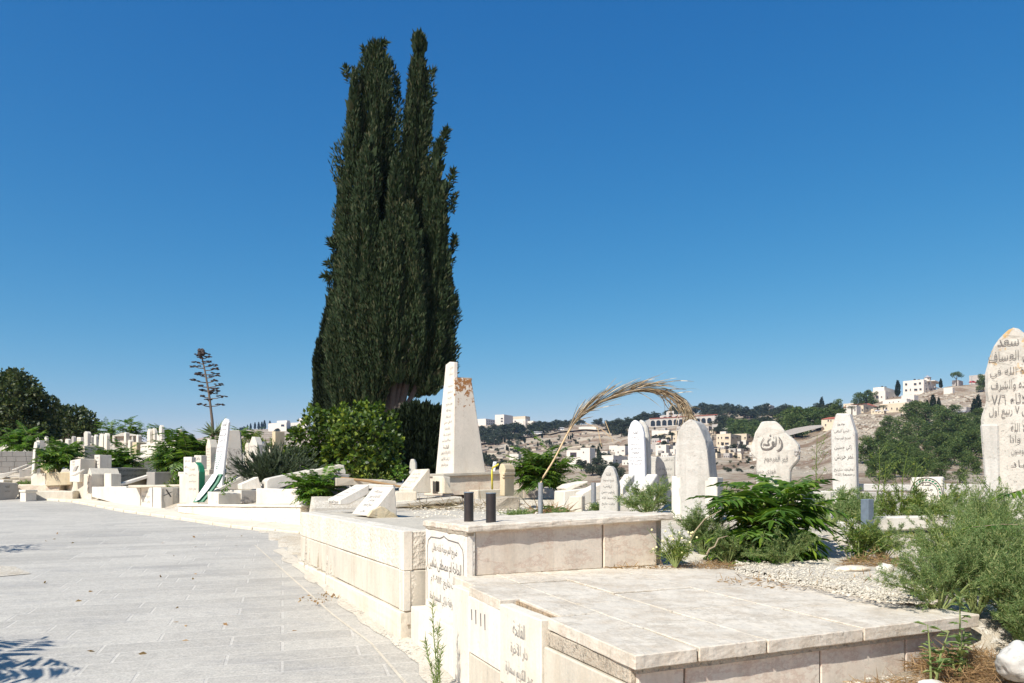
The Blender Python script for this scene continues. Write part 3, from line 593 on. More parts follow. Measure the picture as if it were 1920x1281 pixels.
gstone('grey weathered stone block with carved panels, between the bright white and big rounded gravestones',[(1217,905),(1266,905),(1266,855),(1217,857)],12.3,10,.25,'weather',[('هو الباقي',1254,863,18,5),('انا لله وانا اليه',1246,880,26,6),('راجعون',1247,890,20,5)],'engrave',cuts=.2,rough=.008)
big=thing('gravestone','broad blank rounded gravestone set in a white block, just behind the dry palm tip','gravestone',at(1305,960,8.2))
pl=Plane(1270,8.2,fdir(28)); mb=MB().prism([pl.pt(*p) for p in((1278,968),(1327,968),(1331,895),(1326,845),(1322,826),(1313,804),(1306,792),(1299,787),(1291,786),(1279,795),(1270,812),(1266,835),(1265,865),(1266,890))],V((*sdir(28),0))*.36,.02,2,.006,.10); part('stone',mb,M['grave'],big,False)
for l,r,t in((1259,1277,893),(1321,1345,895)):
    mb=MB().prism([pl.pt(*p) for p in((l,975),(r,975),(r,t),(l,t))],V((*sdir(28),0))*.26,.008); part('base_block',mb,M['white'],big)
mb=MB().prism([pl.pt(*p) for p in((1277,975),(1321,975),(1321,930),(1277,930))],V((*sdir(28),0))*.26-V((0,0,0)),.008); part('base_block',mb,M['weather'],big)
br=thing('gravestone','broken-topped gravestone with a large carved round signature behind the leafy shrub','gravestone',at(1450,930,7.6))
pl=Plane(1420,7.6,fdir(26)); mb=MB().prism([pl.pt(*p) for p in((1418,965),(1478,965),(1482,880),(1497,862),(1498,836),(1489,824),(1472,811),(1468,806),(1462,797),(1455,790),(1433,790),(1426,792),(1425,797),(1416,812),(1409,832),(1407,851),(1413,857),(1418,862))],V((*sdir(26),0))*.13,.012,1,.007,.08); part('stone',mb,M['grave'],br)
mb=MB(); mb.blob(pl.pt(1490,848)-pl.n*.05,.058,4,.22,2.0,3,(.75,1.1,.95)); part('broken_corner',mb,M['grey'],br)
ik=MB(); C=lambda px,py:pl.pt(px,py)+pl.n*.012
def stroke(mb,pts,nrm):
    for i,((a,wa),(b,wb)) in enumerate(zip(pts,pts[1:])):
        d=(b-a).normalized(); s=nrm.cross(d).normalized(); mb.add([a-s*wa,a+s*wa,b+s*wb,b-s*wb],[(0,1,2,3)])
def curve(P,ws,n=14):
    o=[]
    for i in range(n+1):
        t=i/n*(len(P)-1); k=min(int(t),len(P)-2); f=t-k; p0,p1,p2,p3=(V((*P[min(max(k+j,0),len(P)-1)],0)) for j in(-1,0,1,2))
        q=.5*((2*p1)+(p2-p0)*f+(2*p0-5*p1+4*p2-p3)*f*f+(3*p1-p0-3*p2+p3)*f**3); o.append((C(q.x,q.y),(ws[0]+(ws[1]-ws[0])*math.sin(math.pi*i/n))))
    return o
Z=lambda L:[(1400+x*110/1174,780+y*120/1281) for x,y in L]
for L,wm in(([(350,440),(295,530),(290,610),(330,655),(420,665),(500,635),(530,590),(545,540),(535,515),(515,530),(515,570),(545,590),(580,580),(590,500),(588,410)],.0075),([(640,420),(690,490),(708,560),(690,640),(640,685),(600,695)],.0085),([(655,480),(660,540)],.004),([(325,590),(345,560),(375,575),(430,580),(455,570),(430,540),(425,510),(450,475),(490,455)],.006),([(460,400),(490,380)],.006),([(535,430),(545,440)],.006)): stroke(ik,curve(Z(L),(.0025,wm),26),pl.n)
part('carved_signature',ik,M['engrave'],br); ik=MB(); write_px(ik,pl,[('قبر المرحوم',1455,861,44,15),('فوزي حسن',1434,885,40,13)],.012); part('lettering',ik,M['engrave'],br)
gstone('tall narrow gravestone with sloped shoulders and flat top standing on the low wall at right',[(1562,917),(1607,917),(1603,812),(1592,775),(1567,775),(1557,810)],8.6,38,.13,'grave',
 [('هو',1577,796,14,4),('الحي الباقي',1578,809,28,7),('ضريح المرحومة',1580,822,30,7),('زكي حسين',1581,840,33,10),('نمر حريش',1582,857,34,12),('توفيت بتاريخ',1583,881,38,7),('رحمها الله',1584,890,36,6)],'engrave')
em,pl=gstone('white block bearing a round green and black emblem, half hidden by feathery weeds',[(1707,950),(1767,950),(1767,894),(1707,895)],8.3,40,.10,'white',[('صدقة',1735,907,22,8),('جارية',1737,918,26,9),('عن روح',1737,929,30,9)],'ink')
ik=MB()
for rad,wd in((30,.0035),(22,.0028)):
    c=[pl.pt(1737+rad*math.cos(a),926-rad*math.sin(a)*1.0)+pl.n*.005 for a in [math.pi*(i/24)*1.2-.3 for i in range(25)]]; stroke(ik,[(q,wd) for q in c],pl.n)
part('emblem_ring',ik,M['ink'],em); ik=MB()
for i in range(15):
    a=math.pi*(i/14)*1.1-.15; q=pl.pt(1737+26*math.cos(a),926-26*math.sin(a))+pl.n*.005; t=V((-math.sin(a),0,math.cos(a))); t=pl.d*(-math.sin(a+.5))+V((0,0,math.cos(a+.5))); s=pl.n.cross(t)*.010; ik.add([q-t*.018,q+s,q+t*.018,q-s],[(0,1,2,3)])
part('emblem_wreath',ik,M['green'],em)
rt,pl=gstone('very tall pointed gravestone with orange lichen and deep carved writing at the right end',[(1853,958),(1962,958),(1962,800),(1960,768),(1962,742),(1955,690),(1945,655),(1925,628),(1905,613),(1895,614),(1872,635),(1857,662),(1847,700),(1847,735),(1849,752),(1842,772),(1838,782),(1839,795)],6.2,35,.2,'lichen',
 [('سعد',1890,642,40,12),('خليل العساف',1903,668,100,22),('توفاه الله في',1902,698,92,20),('مولده والشرف',1900,722,84,20),('الثلاثاء ٦/٧',1902,748,86,20),('الموافق ٧ ربيع اول',1906,772,104,22),('لا اله الا الله',1926,800,62,15),('انا لله وانا',1925,823,64,16),('والحقوا بالمومنون',1929,845,66,15),('يا عباد',1928,870,66,15)],'engrave',rough=.006,cuts=.09,bev=.02,offs=.011)
# pilaster step on its left side
pl=Plane(1853,6.2,fdir(35)); part('side_post',MB().prism([pl.pt(*p)+pl.n*.02 for p in((1850,958),(1876,958),(1873,796),(1838,796))],V((*sdir(35),0))*.21,.012,1,.004,.12),M['weather'],rt)
for k,(l,r,t,b,Y,lb,mt) in enumerate(((1498,1600,921,945,8.5,'white low wall course left of the sloped-shoulder gravestone','white'),(1601,1711,907,921,8.75,'upper pale coping strip of the low wall right of the sloped-shoulder gravestone','marble'),(1598,1700,922,958,8.6,'grey-faced low wall under the coping right of the sloped-shoulder gravestone','grey'),(1766,1850,907,945,8.9,'pale low wall between the emblem block and the very tall gravestone','marble'))):
    gstone(lb,[(l,b),(r,b),(r,t+(2 if k else 0)),(l,t)],Y,4,.18,mt,cat='low wall',name='low_wall',bev=.008)
gstone('white curb slab crossing behind the blue-grey post and running right through the weeds',[(1598,1000),(1900,985),(1900,962),(1598,972)],7.0,-6,.18,'white',cat='grave curb',name='grave_curb',cuts=.2,rough=.006)
gstone('white curb end block low among the weeds, left of the blue-grey post',[(1590,1022),(1660,1022),(1660,992),(1590,980)],6.75,-6,.2,'white',cat='grave curb',name='grave_curb',cuts=.2,rough=.006)
gstone('white tomb side under the big leafy shrub',[(1505,960),(1560,960),(1560,921),(1505,920)],7.9,18,.3,'weather',cat='grave curb',name='grave_curb')
# posts
def post(px,top,base,Y,w,mat,lb,sq=False):
    a=at(px,base,Y);b=at(px,top,Y); m=MB()
    if sq: m.box((a.x,a.y,a.z-.2),(w,w,b.z-a.z+.2),.5,.004)
    else:
        m.tube([a-V((0,0,.2)),b],w/2,16,False); m.tube([b,b-V((0,0,.2))],w/2-.006,16)
    return solo('post',m,M[mat],lb,'post',None,smooth=not sq)
post(1013.5,905,955,9.0,.056,'grey_pipe','galvanised pipe post holding the dry palm frond'); post(1113,905,950,9.6,.062,'grey_pipe','galvanised pipe post left of the short pointed gravestone'); post(1626,936,990,6.6,.075,'slate','blue-grey square metal post standing in the weeds',True)
# -- the tapered monument and what stands round it
ob=thing('monument','tall tapering stone monument with rust-brown lichen and long inscription on a stepped base','monument',at(865,930,14.2))
plF=Plane(850,14.2,fdir(62)); plS=Plane(850,14.2,sdir(62)); a,b=plF.pt(817,888),plF.pt(850,888)
sv=V((*sdir(62),0)); bot=[plF.pt(817,888),plF.pt(850,888),plS.pt(911,886),plF.pt(817,888)+(plS.pt(911,886)-plF.pt(850,888))]
pT=Plane(852,plF.pt(852,708).y,sdir(62)); top=[plF.pt(836,708),plF.pt(852,708),pT.pt(884,711),None]; top[3]=top[0]+(top[2]-top[1])
part('shaft',MB().hexa(bot,top,.012),M['rusty'],ob)
fr_=MB(); o=-sv*.0; q=[plF.pt(*p)+plF.n*.004 for p in((817,889),(849.2,889),(851.6,679),(843,678.5),(836,684))]; fr_.prism(q,sv*.075,.008); part('inscribed_slab',fr_,M['white'],ob)
ik=MB(); rws=lines(0,690,872,1,17,2,.62); rws=[(t,lerp(848,834.5,(py-690)/182),py,lerp(7.5,20,(py-690)/182)*(.8+.2*math.sin(i*2.3)),lerp(5.5,8,i/16)) for i,(t,_,py,_,_) in enumerate(rws) if i not in(2,)]
write_px(ik,plF,rws,.010); part('lettering',ik,M['engrave'],ob)
part('top_slab',MB().prism([plS.pt(*p)-plS.n*.01 for p in((853,711.5),(886,713),(885,708.5),(853,707))],V((*fdir(62),0))*-.24,.004),M['mortar'],ob); part('bracket',MB().box(tuple(plS.pt(859,707)+V((-.05,.05,0))),(.07,.05,.035),.4,.004),M['slate'],ob)
pb=MB(); pP=Plane(832,13.85,sdir(62)); pf=Plane(832,13.85,fdir(62)); u=V((*sdir(62),0))
pb.prism([pP.pt(*p) for p in((832,930),(990,922),(990,886),(832,892))],V((*fdir(62),0))*-.95,.01); part('pedestal',pb,M['pink'],ob)
pb=MB().prism([pP.pt(*p)+pP.n*.05 for p in((829,894),(994,886.5),(994,882),(829,888))],V((*fdir(62),0))*-1.05,.008,1,.006,.2); part('pedestal_cap',pb,M['concrete'],ob)
pb=MB().prism([pP.pt(*p)+pP.n*.06 for p in((829,926),(1000,948),(1000,915),(880,917),(829,919))],V((*fdir(62),0))*-1.2,.01); 
part('step',MB().prism([pP.pt(*p)+pP.n*.35 for p in((880,945),(1030,940),(1030,914),(880,919))],V((*fdir(62),0))*-1.2,.01),M['concrete'],ob)
part('step_face',MB().prism([pP.pt(*p)+pP.n*.36 for p in((965,940),(1028,936),(1028,917),(965,919))],-pP.n*.02,.003),M['pink'],ob)
nb=thing('niche_block','small upright block with a dark slot and triangular wing before the monument base','niche block',at(828,928,13.4)); pn=Plane(830,13.4,fdir(55))
part('block',MB().prism([pn.pt(*p) for p in((811,926),(831,926),(831,894),(811,893))],V((*sdir(55),0))*.14,.006),M['white'],nb); part('slot',MB().prism([pn.pt(*p)+pn.n*.006 for p in((818,922),(824,922),(824,903),(818,902))],-pn.n*.01,0),M['black_pipe'],nb)
ps=Plane(832,13.35,sdir(62)); part('wing',MB().prism([ps.pt(*p)+ps.n*.02 for p in((832,925),(849,925),(832,895))],V((*fdir(62),0))*-.1,.005),M['cream'],nb)
# wedges: sloped name slabs. profile traced on the side facing us, pushed back to the left
def wedge(label,prof,Y,th,width,mat,texts,sl,ink='engrave',sidemat=None,name='wedge_gravestone',extra=None):
    pl=Plane(prof[0][0],Y,sdir(th)); vec=V((*fdir(th),0))*-width; P=[pl.pt(*p) for p in prof]
    o=solo(name,MB().prism(P,vec,.01),M[mat],label,'gravestone')
    a,b=P[sl[0]],P[sl[1]]; up=(b-a).normalized(); right=-vec.normalized()
    if texts:
        ik=MB()
        for t,u,wf,h in texts: write(ik,t,a.lerp(b,u)+vec*.5,right,up,width*wf,h,.004)
        part('lettering',ik,M[ink],o)
    return o,pl,vec,P
w2,pl,vec,P=wedge('sloping white gravestone with cracked mortar foot on the near wall corner',[(692,968),(745,975),(741,914),(737,912)],8.55,60,.62,'white',[('بسم الله',.80,.42,.05),('انا لله وانا اليه راجعون',.64,.55,.06),('هو الباقي',.50,.28,.05),('ضريح المرحوم',.35,.42,.06),('توفي',.14,.22,.05)],(0,3))
mf=MB(); pp=[pl.pt(*p)+pl.n*.018 for p in((688,969),(745,979),(747,972),(741,965),(731,960),(722,952),(713,949),(704,953),(696,958))]; mf.prism(pp,-pl.n*.05,.008,1,.010,.06); part('mortar_foot',mf,M['yellow'],w2)
w1,pl,vec,P=wedge('low sloping gravestone with bold black lettering on its front end, behind the cracked one',[(637,947),(655,946),(692,926),(692,908),(637,937)],10.0,60,.52,'white',[('بسم الله الرحمن الرحيم',.82,.4,.04),('انا لله وانا اليه راجعون',.62,.6,.05),('رحمه الله',.45,.4,.045),('كل نفس ذائقة الموت',.25,.65,.045)],(4,3))
ik=MB(); a=P[0].lerp(P[4],.5)+vec*.5; write(ik,'ضريح المرحوم',a,-vec.normalized(),(0,0,1),.42,.075,.006); part('lettering',ik,M['ink'],w1)
wedge('sloping pinkish gravestone leaning against the left of the monument base',[(774,925),(808,924),(806,880),(803,879),(773,917)],13.2,60,.62,'cream',[('هو',.90,.12,.04),('بسم الله الرحمن الرحيم',.74,.5,.06),('ضريح المرحوم الحاج',.56,.6,.07),('توفي بتاريخ رحمه الله',.36,.6,.05),('ادخلي',.25,.2,.04),('كل نفس ذائقة الموت',.09,.75,.05)],(4,3))
gstone('pale base block under the sloping pinkish gravestone',[(738,942),(782,938),(782,922),(742,922)],13.1,-10,.4,'cream',cat='footing',name='grave_footing')
gstone('long concrete ledge crossing in front of the monument',[(742,953),(868,942),(868,931),(742,944)],12.6,-20,.7,'concrete',cat='ledge',name='ledge',cuts=.3,rough=.012,bev=.02)
hp=thing('gravestone','stubby yellowish gravestone with ridged side, before the monument base','gravestone',at(950,930,12.2)); pl=Plane(946,12.2,fdir(40))
part('stone',MB().prism([pl.pt(*p) for p in((937,930),(946,930),(946,890),(948,880),(945,872),(941,869),(938,870),(936,876),(935,885),(937,890))],V((*sdir(40),0))*.24,.012,2),M['yellow'],hp); ps=Plane(946,12.2,sdir(40))
part('ridge',MB().prism([ps.pt(*p)+ps.n*.02 for p in((944,886),(965,885),(965,890),(944,891))],-ps.n*.05,.006),M['yellow'],hp); part('ridge',MB().prism([ps.pt(*p)+ps.n*.014 for p in((944,893),(964,892),(964,895),(944,896))],-ps.n*.05,.005),M['yellow'],hp)
gstone('rough planter of rubble and mortar below the stubby yellowish gravestone',[(928,962),(976,958),(974,932),(930,934)],11.6,-15,.5,'mortar',cat='planter',name='planter',cuts=.15,rough=.03)
yp=MB(); yp.tube([at(923,918,12.6),at(922.5,882,12.6),at(924,877,12.6),at(933,872,12.5),at(935,870,12.5)],.016,10); solo('bent_tube',yp,M['yellowp'],'bent yellow plastic tube rising behind the scratched black pipe','tube',smooth=True)
gstone('tiny white sign plate beside the yellow tube',[(922,884),(928,884),(931,866),(925,866)],12.9,10,.02,'white_paint',[('الفاتحة',927.5,870,3.5,3)],'ink',cat='sign',name='sign',bev=.002)
gstone('cream tomb lid sloping up, third row behind the leafy shrub',[(1064,922),(1103,905),(1103,902),(1072,908),(1060,915)],12.6,-15,.5,'white',cat='grave cover',name='grave_cover')
gstone('stepped white tomb side under the cream lid beside the leafy shrub',[(1056,938),(1110,935),(1112,915),(1058,921)],12.3,-15,.5,'white',cat='tomb',name='tomb')
gstone('small tipped box-shaped tomb with open corner right of the dry bark',[(1067,946),(1092,946),(1092,930),(1067,931)],10.8,10,.5,'cream',cat='tomb',name='tomb')
gstone('white slanting slab end behind the second galvanised post',[(1090,950),(1130,935),(1130,905),(1092,925)],11.4,-20,.25,'white',cat='stone slab',name='stone_slab')
# -- left rows along the lane
gstone('long low terrace front of pale stones with a thin coping, behind the kerb',[(563,980),(563,952),(334,950),(333,961)],15.07,36.3,1.2,'rough',cat='terrace',name='terrace',vec=V((.59,.81,0))*2.2,keep=True)
gstone('thin white coping along the low terrace behind the kerb',[(564,952),(564,947.5),(331,945.5),(331,949.5)],15.02,36.3,1.2,'white',cat='coping',name='coping',vec=V((.59,.81,0))*.35,keep=True)
gl,pl=gstone('tall leaning white slab with calligraphy and a green olive wreath, lower edge painted green',[(397,890),(415,890),(424,830),(428,792),(426,786),(421,785),(416,792),(405,845)],16.6,42,.06,'white_paint',[('الفاتحة',421,795,8,8),('بسم الله الرحمن',419,806,12,7),('الرحيم',418,816,11,7),('كل نفس',417,826,12,6),('ضريح الشهيد',414,838,14,5),('رحمه الله',412,846,12,4)],'engrave')
ik=MB()
for sg in(-1,1):
    for i in range(8):
        t=i/7; px=407.5+sg*(.5+5*t)-(1-t)*1+t*2; py=880-t*26; q=pl.pt(px,py)+pl.n*.005
        for s2 in(-1,1): d=(V((pl.d.x*s2*.8*1,pl.d.y*s2*.8,.9))).normalized(); s=pl.n.cross(d)*.008; ik.add([q,q+d*.02+s,q+d*.045,q+d*.02-s],[(0,1,2,3)])
part('wreath',ik,M['green'],gl)
gstone('tall concrete slab streaked with black stains behind the leaning white slab',[(423,896),(459,896),(451,812),(449,807),(428,807)],17.3,-14,.14,'stained',bev=.015)
gg,pl=gstone('rounded cream gravestone with a green painted edge beside the leaning slab',[(349,942),(371,942),(371.5,885),(369,873),(364,866.5),(358,868),(354,876),(352,890)],15.9,45,.03,'cream',[('الفاتحة',361,880,9,4),('بسم الله الرحمن',361,891,13,5),('ضريح المرحوم',361,903,13,5),('توفي بتاريخ',361,917,14,6)],'faint')
mb=MB().prism([pl.pt(*p)+V((*sdir(45),0))*.032 for p in((349,942),(371,942),(371.5,885),(369,873),(364,866.5),(358,868),(354,876),(352,890))],V((*sdir(45),0))*.13,.008); part('green_edge',mb,M['green'],gg)
pn=thing('leaning_panel','green panel with a long white oval leaning before the tall calligraphy slab','panel',at(388,942,17.5))
def tilt(pts,y0,y1,ylo,yhi): return [at(px,py,lerp(y0,y1,(ylo-py)/(ylo-yhi))) for px,py in pts]
T=tilt([(361,942),(380,941),(396,922),(409,904),(416,889),(399,889),(381,914)],17.25,17.65,942,889); part('board',MB().prism(T,V((.02,.05,-.01)),.003),M['green'],pn)
T=tilt([(366,941),(374,938),(389,921),(402,903),(409,890),(399,890),(386,908),(372,928)],17.22,17.62,942,889); part('oval',MB().prism([p+V((0,-.016,.012)) for p in T],V((.003,.012,0)),.002),M['white_paint'],pn)
for lb,pr,Y,th,wd_,mt in(('first sloping white wedge tomb right of the leaning panel',[(389,943),(416,943),(416,921),(459,897),(459,893),(436,893),(389,921)],15.5,64,.45,'white'),):
    gstone(lb,[(389,943),(409,943),(409,925),(389,922)],15.3,40,.9,mt,cat='tomb',name='tomb')
wedge('sloping white wedge stone above the grey-ended pedestal',[(453,918),(491,917),(484,894),(452,908)],17.7,63,.6,'white',(),(3,2))
gstone('wedge tomb top sloping up just behind the ivy trail',[(400,921),(412,921),(456,898),(452,893)],16.2,-30,.4,'white',cat='grave cover',name='grave_cover')
pd=thing('pedestal','white pedestal with a grey end panel below the wedge stone','pedestal',at(450,944,17.5)); pl=Plane(452,17.4,fdir(55)); part('block',MB().prism([pl.pt(*p) for p in((427,944),(452,944),(452,920),(427,919))],V((*sdir(55),0))*.55,.008),M['white'],pd); ps=Plane(452,17.4,sdir(55)); part('end_panel',MB().prism([ps.pt(*p)+ps.n*.006 for p in((453,943),(479,942),(479,920),(453,920))],-ps.n*.02,.003),M['grey'],pd)  # thin grey plate puts the shade of this end into colour
gstone('cream strip stone left of the grey-ended pedestal',[(417,945),(427,945),(427,922),(419,925)],15.5,30,.2,'cream',cat='stone slab',name='stone_slab')
gstone('long white pedestal wall under the two sloping lids',[(480,946),(566,944),(560,918),(480,916)],15.2,8,.6,'white',cat='pedestal',name='pedestal')
gstone('first long sloping white lid, rising from the wide pedestal',[(500,917),(520,917),(590,893),(590,879),(505,897),(500,902)],15.7,-30,.5,'white',cat='grave cover',name='grave_cover')
gstone('second long sloping white lid, highest and furthest right, in front of the bush',[(562,893),(562,888),(636,871),(645,873),(649,885),(648,890),(630,886),(575,905)],15.4,-25,.45,'white',cat='grave cover',name='grave_cover')
gstone('grey shaded footing below the second long lid',[(615,905),(655,908),(655,890),(615,888)],15.6,-25,.4,'grey',cat='footing',name='grave_footing')
gstone('concrete slab with brown edge lying at the foot of the bush',[(630,912),(745,908),(742,902),(700,898),(630,896)],14.6,-15,.9,'concrete',cat='stone slab',name='stone_slab',cuts=.3,rough=.02)
gstone('upright plain board behind the cracked sloping gravestone',[(690,917),(738,918),(738,910),(690,908)],11.0,0,.15,'white',cat='coping',name='coping')
for l,r,t,b,Y,th,tk,mt,sh,lb,tx_ in(
 (386,395,824,884,18.3,45,.2,'cream','c','slender chamfered gravestone with seven lines of writing, left of the leaning slab',7),
 (344,359,857,895,17.6,40,.12,'white','r','square white headstone standing left of its twin above the green-edged stone',3),
 (364,377,854,886,17.8,40,.16,'white','r','square white headstone standing right of its twin above the green-edged stone',2),
 (378,392,880,895,17.7,40,.16,'cream','r','small cream block with lettering below the slender chamfered gravestone',2),
 (459,466,830,862,21.5,40,.12,'cream','a','small rounded gravestone close left of the pale pointed one',3),
 (467,482,819,880,20.5,40,.2,'white','c','pale pointed gravestone with shaded side beside the rosemary bush',4),
 (490,494,828,858,23,50,.1,'white','a','thin pale stake-like gravestone right of the pointed one',0),(500,506,838,862,22,50,.1,'cream','a','small rounded stone behind the rosemary bush',0),
 (510,516,809,860,22,40,.35,'yellow','r','square yellowish stone pillar behind the rosemary bush',0),
 (177,187,853,892,20.5,40,.34,'white','r','white block gravestone with five bold black lines above the white tomb',0),
 (276,281,804,833,28,45,.1,'white','a','leftmost slender upright stone on the big white tomb wall',0),(284,290,803,833,28,45,.1,'white','a','middle slender upright stone on the big white tomb wall',0),(298,303,797,829,27.5,45,.1,'white','a','tallest right slender upright stone on the big white tomb wall',0),(294,299,814,829,27.6,45,.2,'white','r','short square stone on the big white tomb wall beside the tallest upright',0),
 (333,337,805,812,31,45,.1,'cream','a','tiny stone top behind the ailanthus shrub crown',0),
 (144,151,820,842,27,40,.12,'white','r','square white headstone left of the fallen slab',3),
 (157,164,809,826,30,40,.14,'white','a','white round-headed stone before the far dark tree',0),(167,171,817,828,30.5,40,.1,'white','a','short white stone right of the round-headed one',0),(176,180,815,828,31,40,.1,'white','c','small pointed stone near the pair of pillars',0),
 (186,193,813,836,28.5,35,.1,'cream','a','cream rounded pillar stone, left of a pair',0),(195,200,812,836,28,45,.12,'white','a','narrow rounded pillar stone, right of a pair',0),
 (105,110,825,838,30,45,.1,'yellow','r','tiny orange-brown stone among the shrubs at left',0),(111,115,824,837,30,45,.05,'white','a','tiny white stone right of the orange-brown one',0),(83,87,818,834,31,45,.08,'white','a','single small upright stone against the dark trees',0),
 (65,69,820,828,31,45,.08,'white','a','little round top stone beside the big shrub at left',0),(5,9,834,840,31,45,.08,'white','a','tiny pale stone top above the block wall',0),(122,128,823,830,31,45,.1,'white','a','pale stone top between shrubs near the dark tree',0),(134,138,818,826,32,45,.1,'grey','a','greyish stone top under the far dark tree',0),
 (84,91,856,872,24.5,45,.14,'yellow','a','left rounded stone of the twin yellowish pair',0),(99,104,854,868,25,45,.12,'yellow','a','right rounded stone of the twin yellowish pair',0),
 (166,171,877,892,21.5,40,.12,'white','a','small shouldered stone left of the bold black-lettered block',0),
 (68,74,826,846,27,45,.2,'white','r','white block behind the leaning tall post stone',0),
 (70,76,900,929,25,45,.3,'grey','r','upright grey-white marble post beside the shaded tomb front',0)):
    out={'r':[(l,b),(r,b),(r,t),(l,t)],'a':arch(l,r,t,b,.28),'c':[(l,b),(r,b),(r,t+(b-t)*.24),(l+(r-l)*.66,t),(l+(r-l)*.34,t),(l,t+(b-t)*.24)]}[sh]
    rw=lines((l+r)/2,t+(b-t)*(.3 if sh!='r' else .2),b-(b-t)*.18,(r-l)*.75,tx_,l,.55) if tx_ else ()
    if 'bold' in lb and tx_==0 and l==177: rw=[('الفاتحة',182,858,5,3),('ضريح',182,865,6,3),('المرحوم',182,871,7,3),('حسن',182,876,4,3),('توفي',182,882,6,3)]
    gstone(lb,out,Y,th,tk,mt,rw,'engrave' if l!=177 else 'ink',bev=.008)
gstone('white wall under the square twin headstones',[(336,935),(356,935),(356,893),(336,889)],17.3,40,1.0,'white',cat='tomb',name='tomb')
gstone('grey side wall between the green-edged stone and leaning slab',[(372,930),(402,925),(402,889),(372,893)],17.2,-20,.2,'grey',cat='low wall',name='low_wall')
gstone('white capping under the square twin headstones',[(334,893),(392,897),(396,886),(334,885)],17.6,-14,.5,'white',cat='coping',name='coping')
xb=thing('tomb','white tomb whose grey rough end carries a black painted cross','tomb',at(302,945,19.3)); pl=Plane(302,19.2,fdir(41))
for l,r,t in((235,263,915),(264,285,914.5),(286,302,914)): part('front_panel',MB().prism([pl.pt(*p) for p in((l+.5,956),(r-.3,958),(r-.3,t),(l+.5,t))],V((*sdir(41),0))*.3,.008),M['white'],xb)
ps=Plane(302,19.2,sdir(36)); part('end_block',MB().prism([ps.pt(*p) for p in((302.5,957),(338,946),(338,914),(302.5,916))],V((*fdir(41),0))*-.35,.008,1,.006,.15),M['weather'],xb)  # greyer than the front: shade of this end is in the colour
ik=MB()
for a,b in(((306,930),(323,922)),((311,918),(320,932))): P,Q=(ps.pt(*q)+ps.n*.016 for q in(a,b)); s=V((ps.d.x,ps.d.y,0))*.018; ik.add([P-s,P+s,Q+s,Q-s],[(0,1,2,3)])
part('painted_cross',ik,M['ink'],xb); ik=MB(); write_px(ik,pl,[('الفاتحة',274,922,9,4),('ضريح المرحوم',274,931,15,6),('توفي بتاريخ',274,941,16,6)],.006); part('lettering',ik,M['faint'],xb)
gstone('long cream coping over the white tomb with the cross',[(240,915),(340,913),(340,908.5),(240,910)],17.3,-8,.8,'cream',cat='coping',name='coping')
gstone('long plain white tomb front left of the cross tomb, along the pavement',[(172,932),(236,947),(236,912),(172,913)],22.1,41,.8,'white',keep=True,cat='tomb',name='tomb')
gstone('white lettered tomb end with pointed upright strip, beside the bold black-lettered block',[(138,932),(171,932),(171,889),(167,877),(164,889),(138,889)],23.2,41,.8,'cream',[('ضريح',166,895,4,6),('المرحوم',166,905,4,6),('حسن',166,915,4,6),('توفي',166,924,4,5)],'engrave',cat='tomb',name='tomb',keep=True)
gstone('white pedestal under the bold black-lettered block',[(173,915),(188,915),(188,887),(173,887)],20.3,38,.5,'white',[('الفاتحة',180,913,7,2)],'faint',cat='pedestal',name='pedestal')
gstone('plain white box tomb end left of the lettered strip',[(113,918),(139,917),(139,890),(113,891)],24,41,.35,'white',cat='tomb',name='tomb')
gstone('dark shaded slab with two rows of writing',[(198,897),(277,898),(277,878),(198,876)],20.5,-60,.15,'grey',[('بسم الله الرحمن الرحيم كل من عليها فان ويبقى',240,882.5,68,6),('انا لله وانا اليه راجعون رحمه الله',238,891.5,62,6)],'ink',cat='inscribed slab',name='inscribed_slab')  # grey colour stands in for the shade on this slab
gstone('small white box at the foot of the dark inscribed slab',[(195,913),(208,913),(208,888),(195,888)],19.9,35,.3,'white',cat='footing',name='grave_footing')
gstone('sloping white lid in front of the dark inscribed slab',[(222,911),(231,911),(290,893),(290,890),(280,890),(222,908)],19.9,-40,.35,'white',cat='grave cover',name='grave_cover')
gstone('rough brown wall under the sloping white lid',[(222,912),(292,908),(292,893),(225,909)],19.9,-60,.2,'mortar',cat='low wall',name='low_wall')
gstone('dark tomb side right of the dark inscribed slab, with a post end',[(290,908),(326,908),(326,885),(290,885)],20.2,-60,.4,'grey',cat='tomb',name='tomb')  # shade of this side is put into its grey
gstone('dark tomb side behind the shrubs, with white end block',[(270,880),(325,882),(325,867),(270,865)],23,-60,.4,'grey',cat='tomb',name='tomb'); gstone('white end block of the dark tomb behind the shrubs',[(252,878),(270,878),(270,864),(252,865)],23,40,.4,'white',cat='footing',name='grave_footing')  # side coloured grey for its shade
gstone('big white tomb wall carrying slender upright stones',[(263,872),(291,872),(291,831),(263,834)],27.6,30,1.2,'white',cat='tomb',name='tomb')
gstone('right half of the big white tomb wall, slightly taller, partly behind the ailanthus',[(292,866),(330,864),(330,826),(292,829)],27.5,30,1.2,'white',cat='tomb',name='tomb')
for k,(l,r,t,b,Y,lb) in enumerate(((0,26,846,884,25.5,'pale'),)):
    bw=MB(); pl=Plane(0,25.2,(.8,.6)); rows_=[846.5,856.5,866,876,887]
    for i,(a,b_) in enumerate(zip(rows_,rows_[1:])):
        x=-60+(i%2)*11
        while x<102:
            x2=min(x+21+rr.uniform(-3,4),104); bw.prism([pl.pt(x+.25,b_-.2),pl.pt(x2-.25,b_-.2),pl.pt(x2-.25,a+.2),pl.pt(x+.25,a+.2)],(0,.3,0),.006); x=x2
    solo('block_wall',bw,M['grey'],'rough wall of big grey concrete blocks at the left edge','wall')
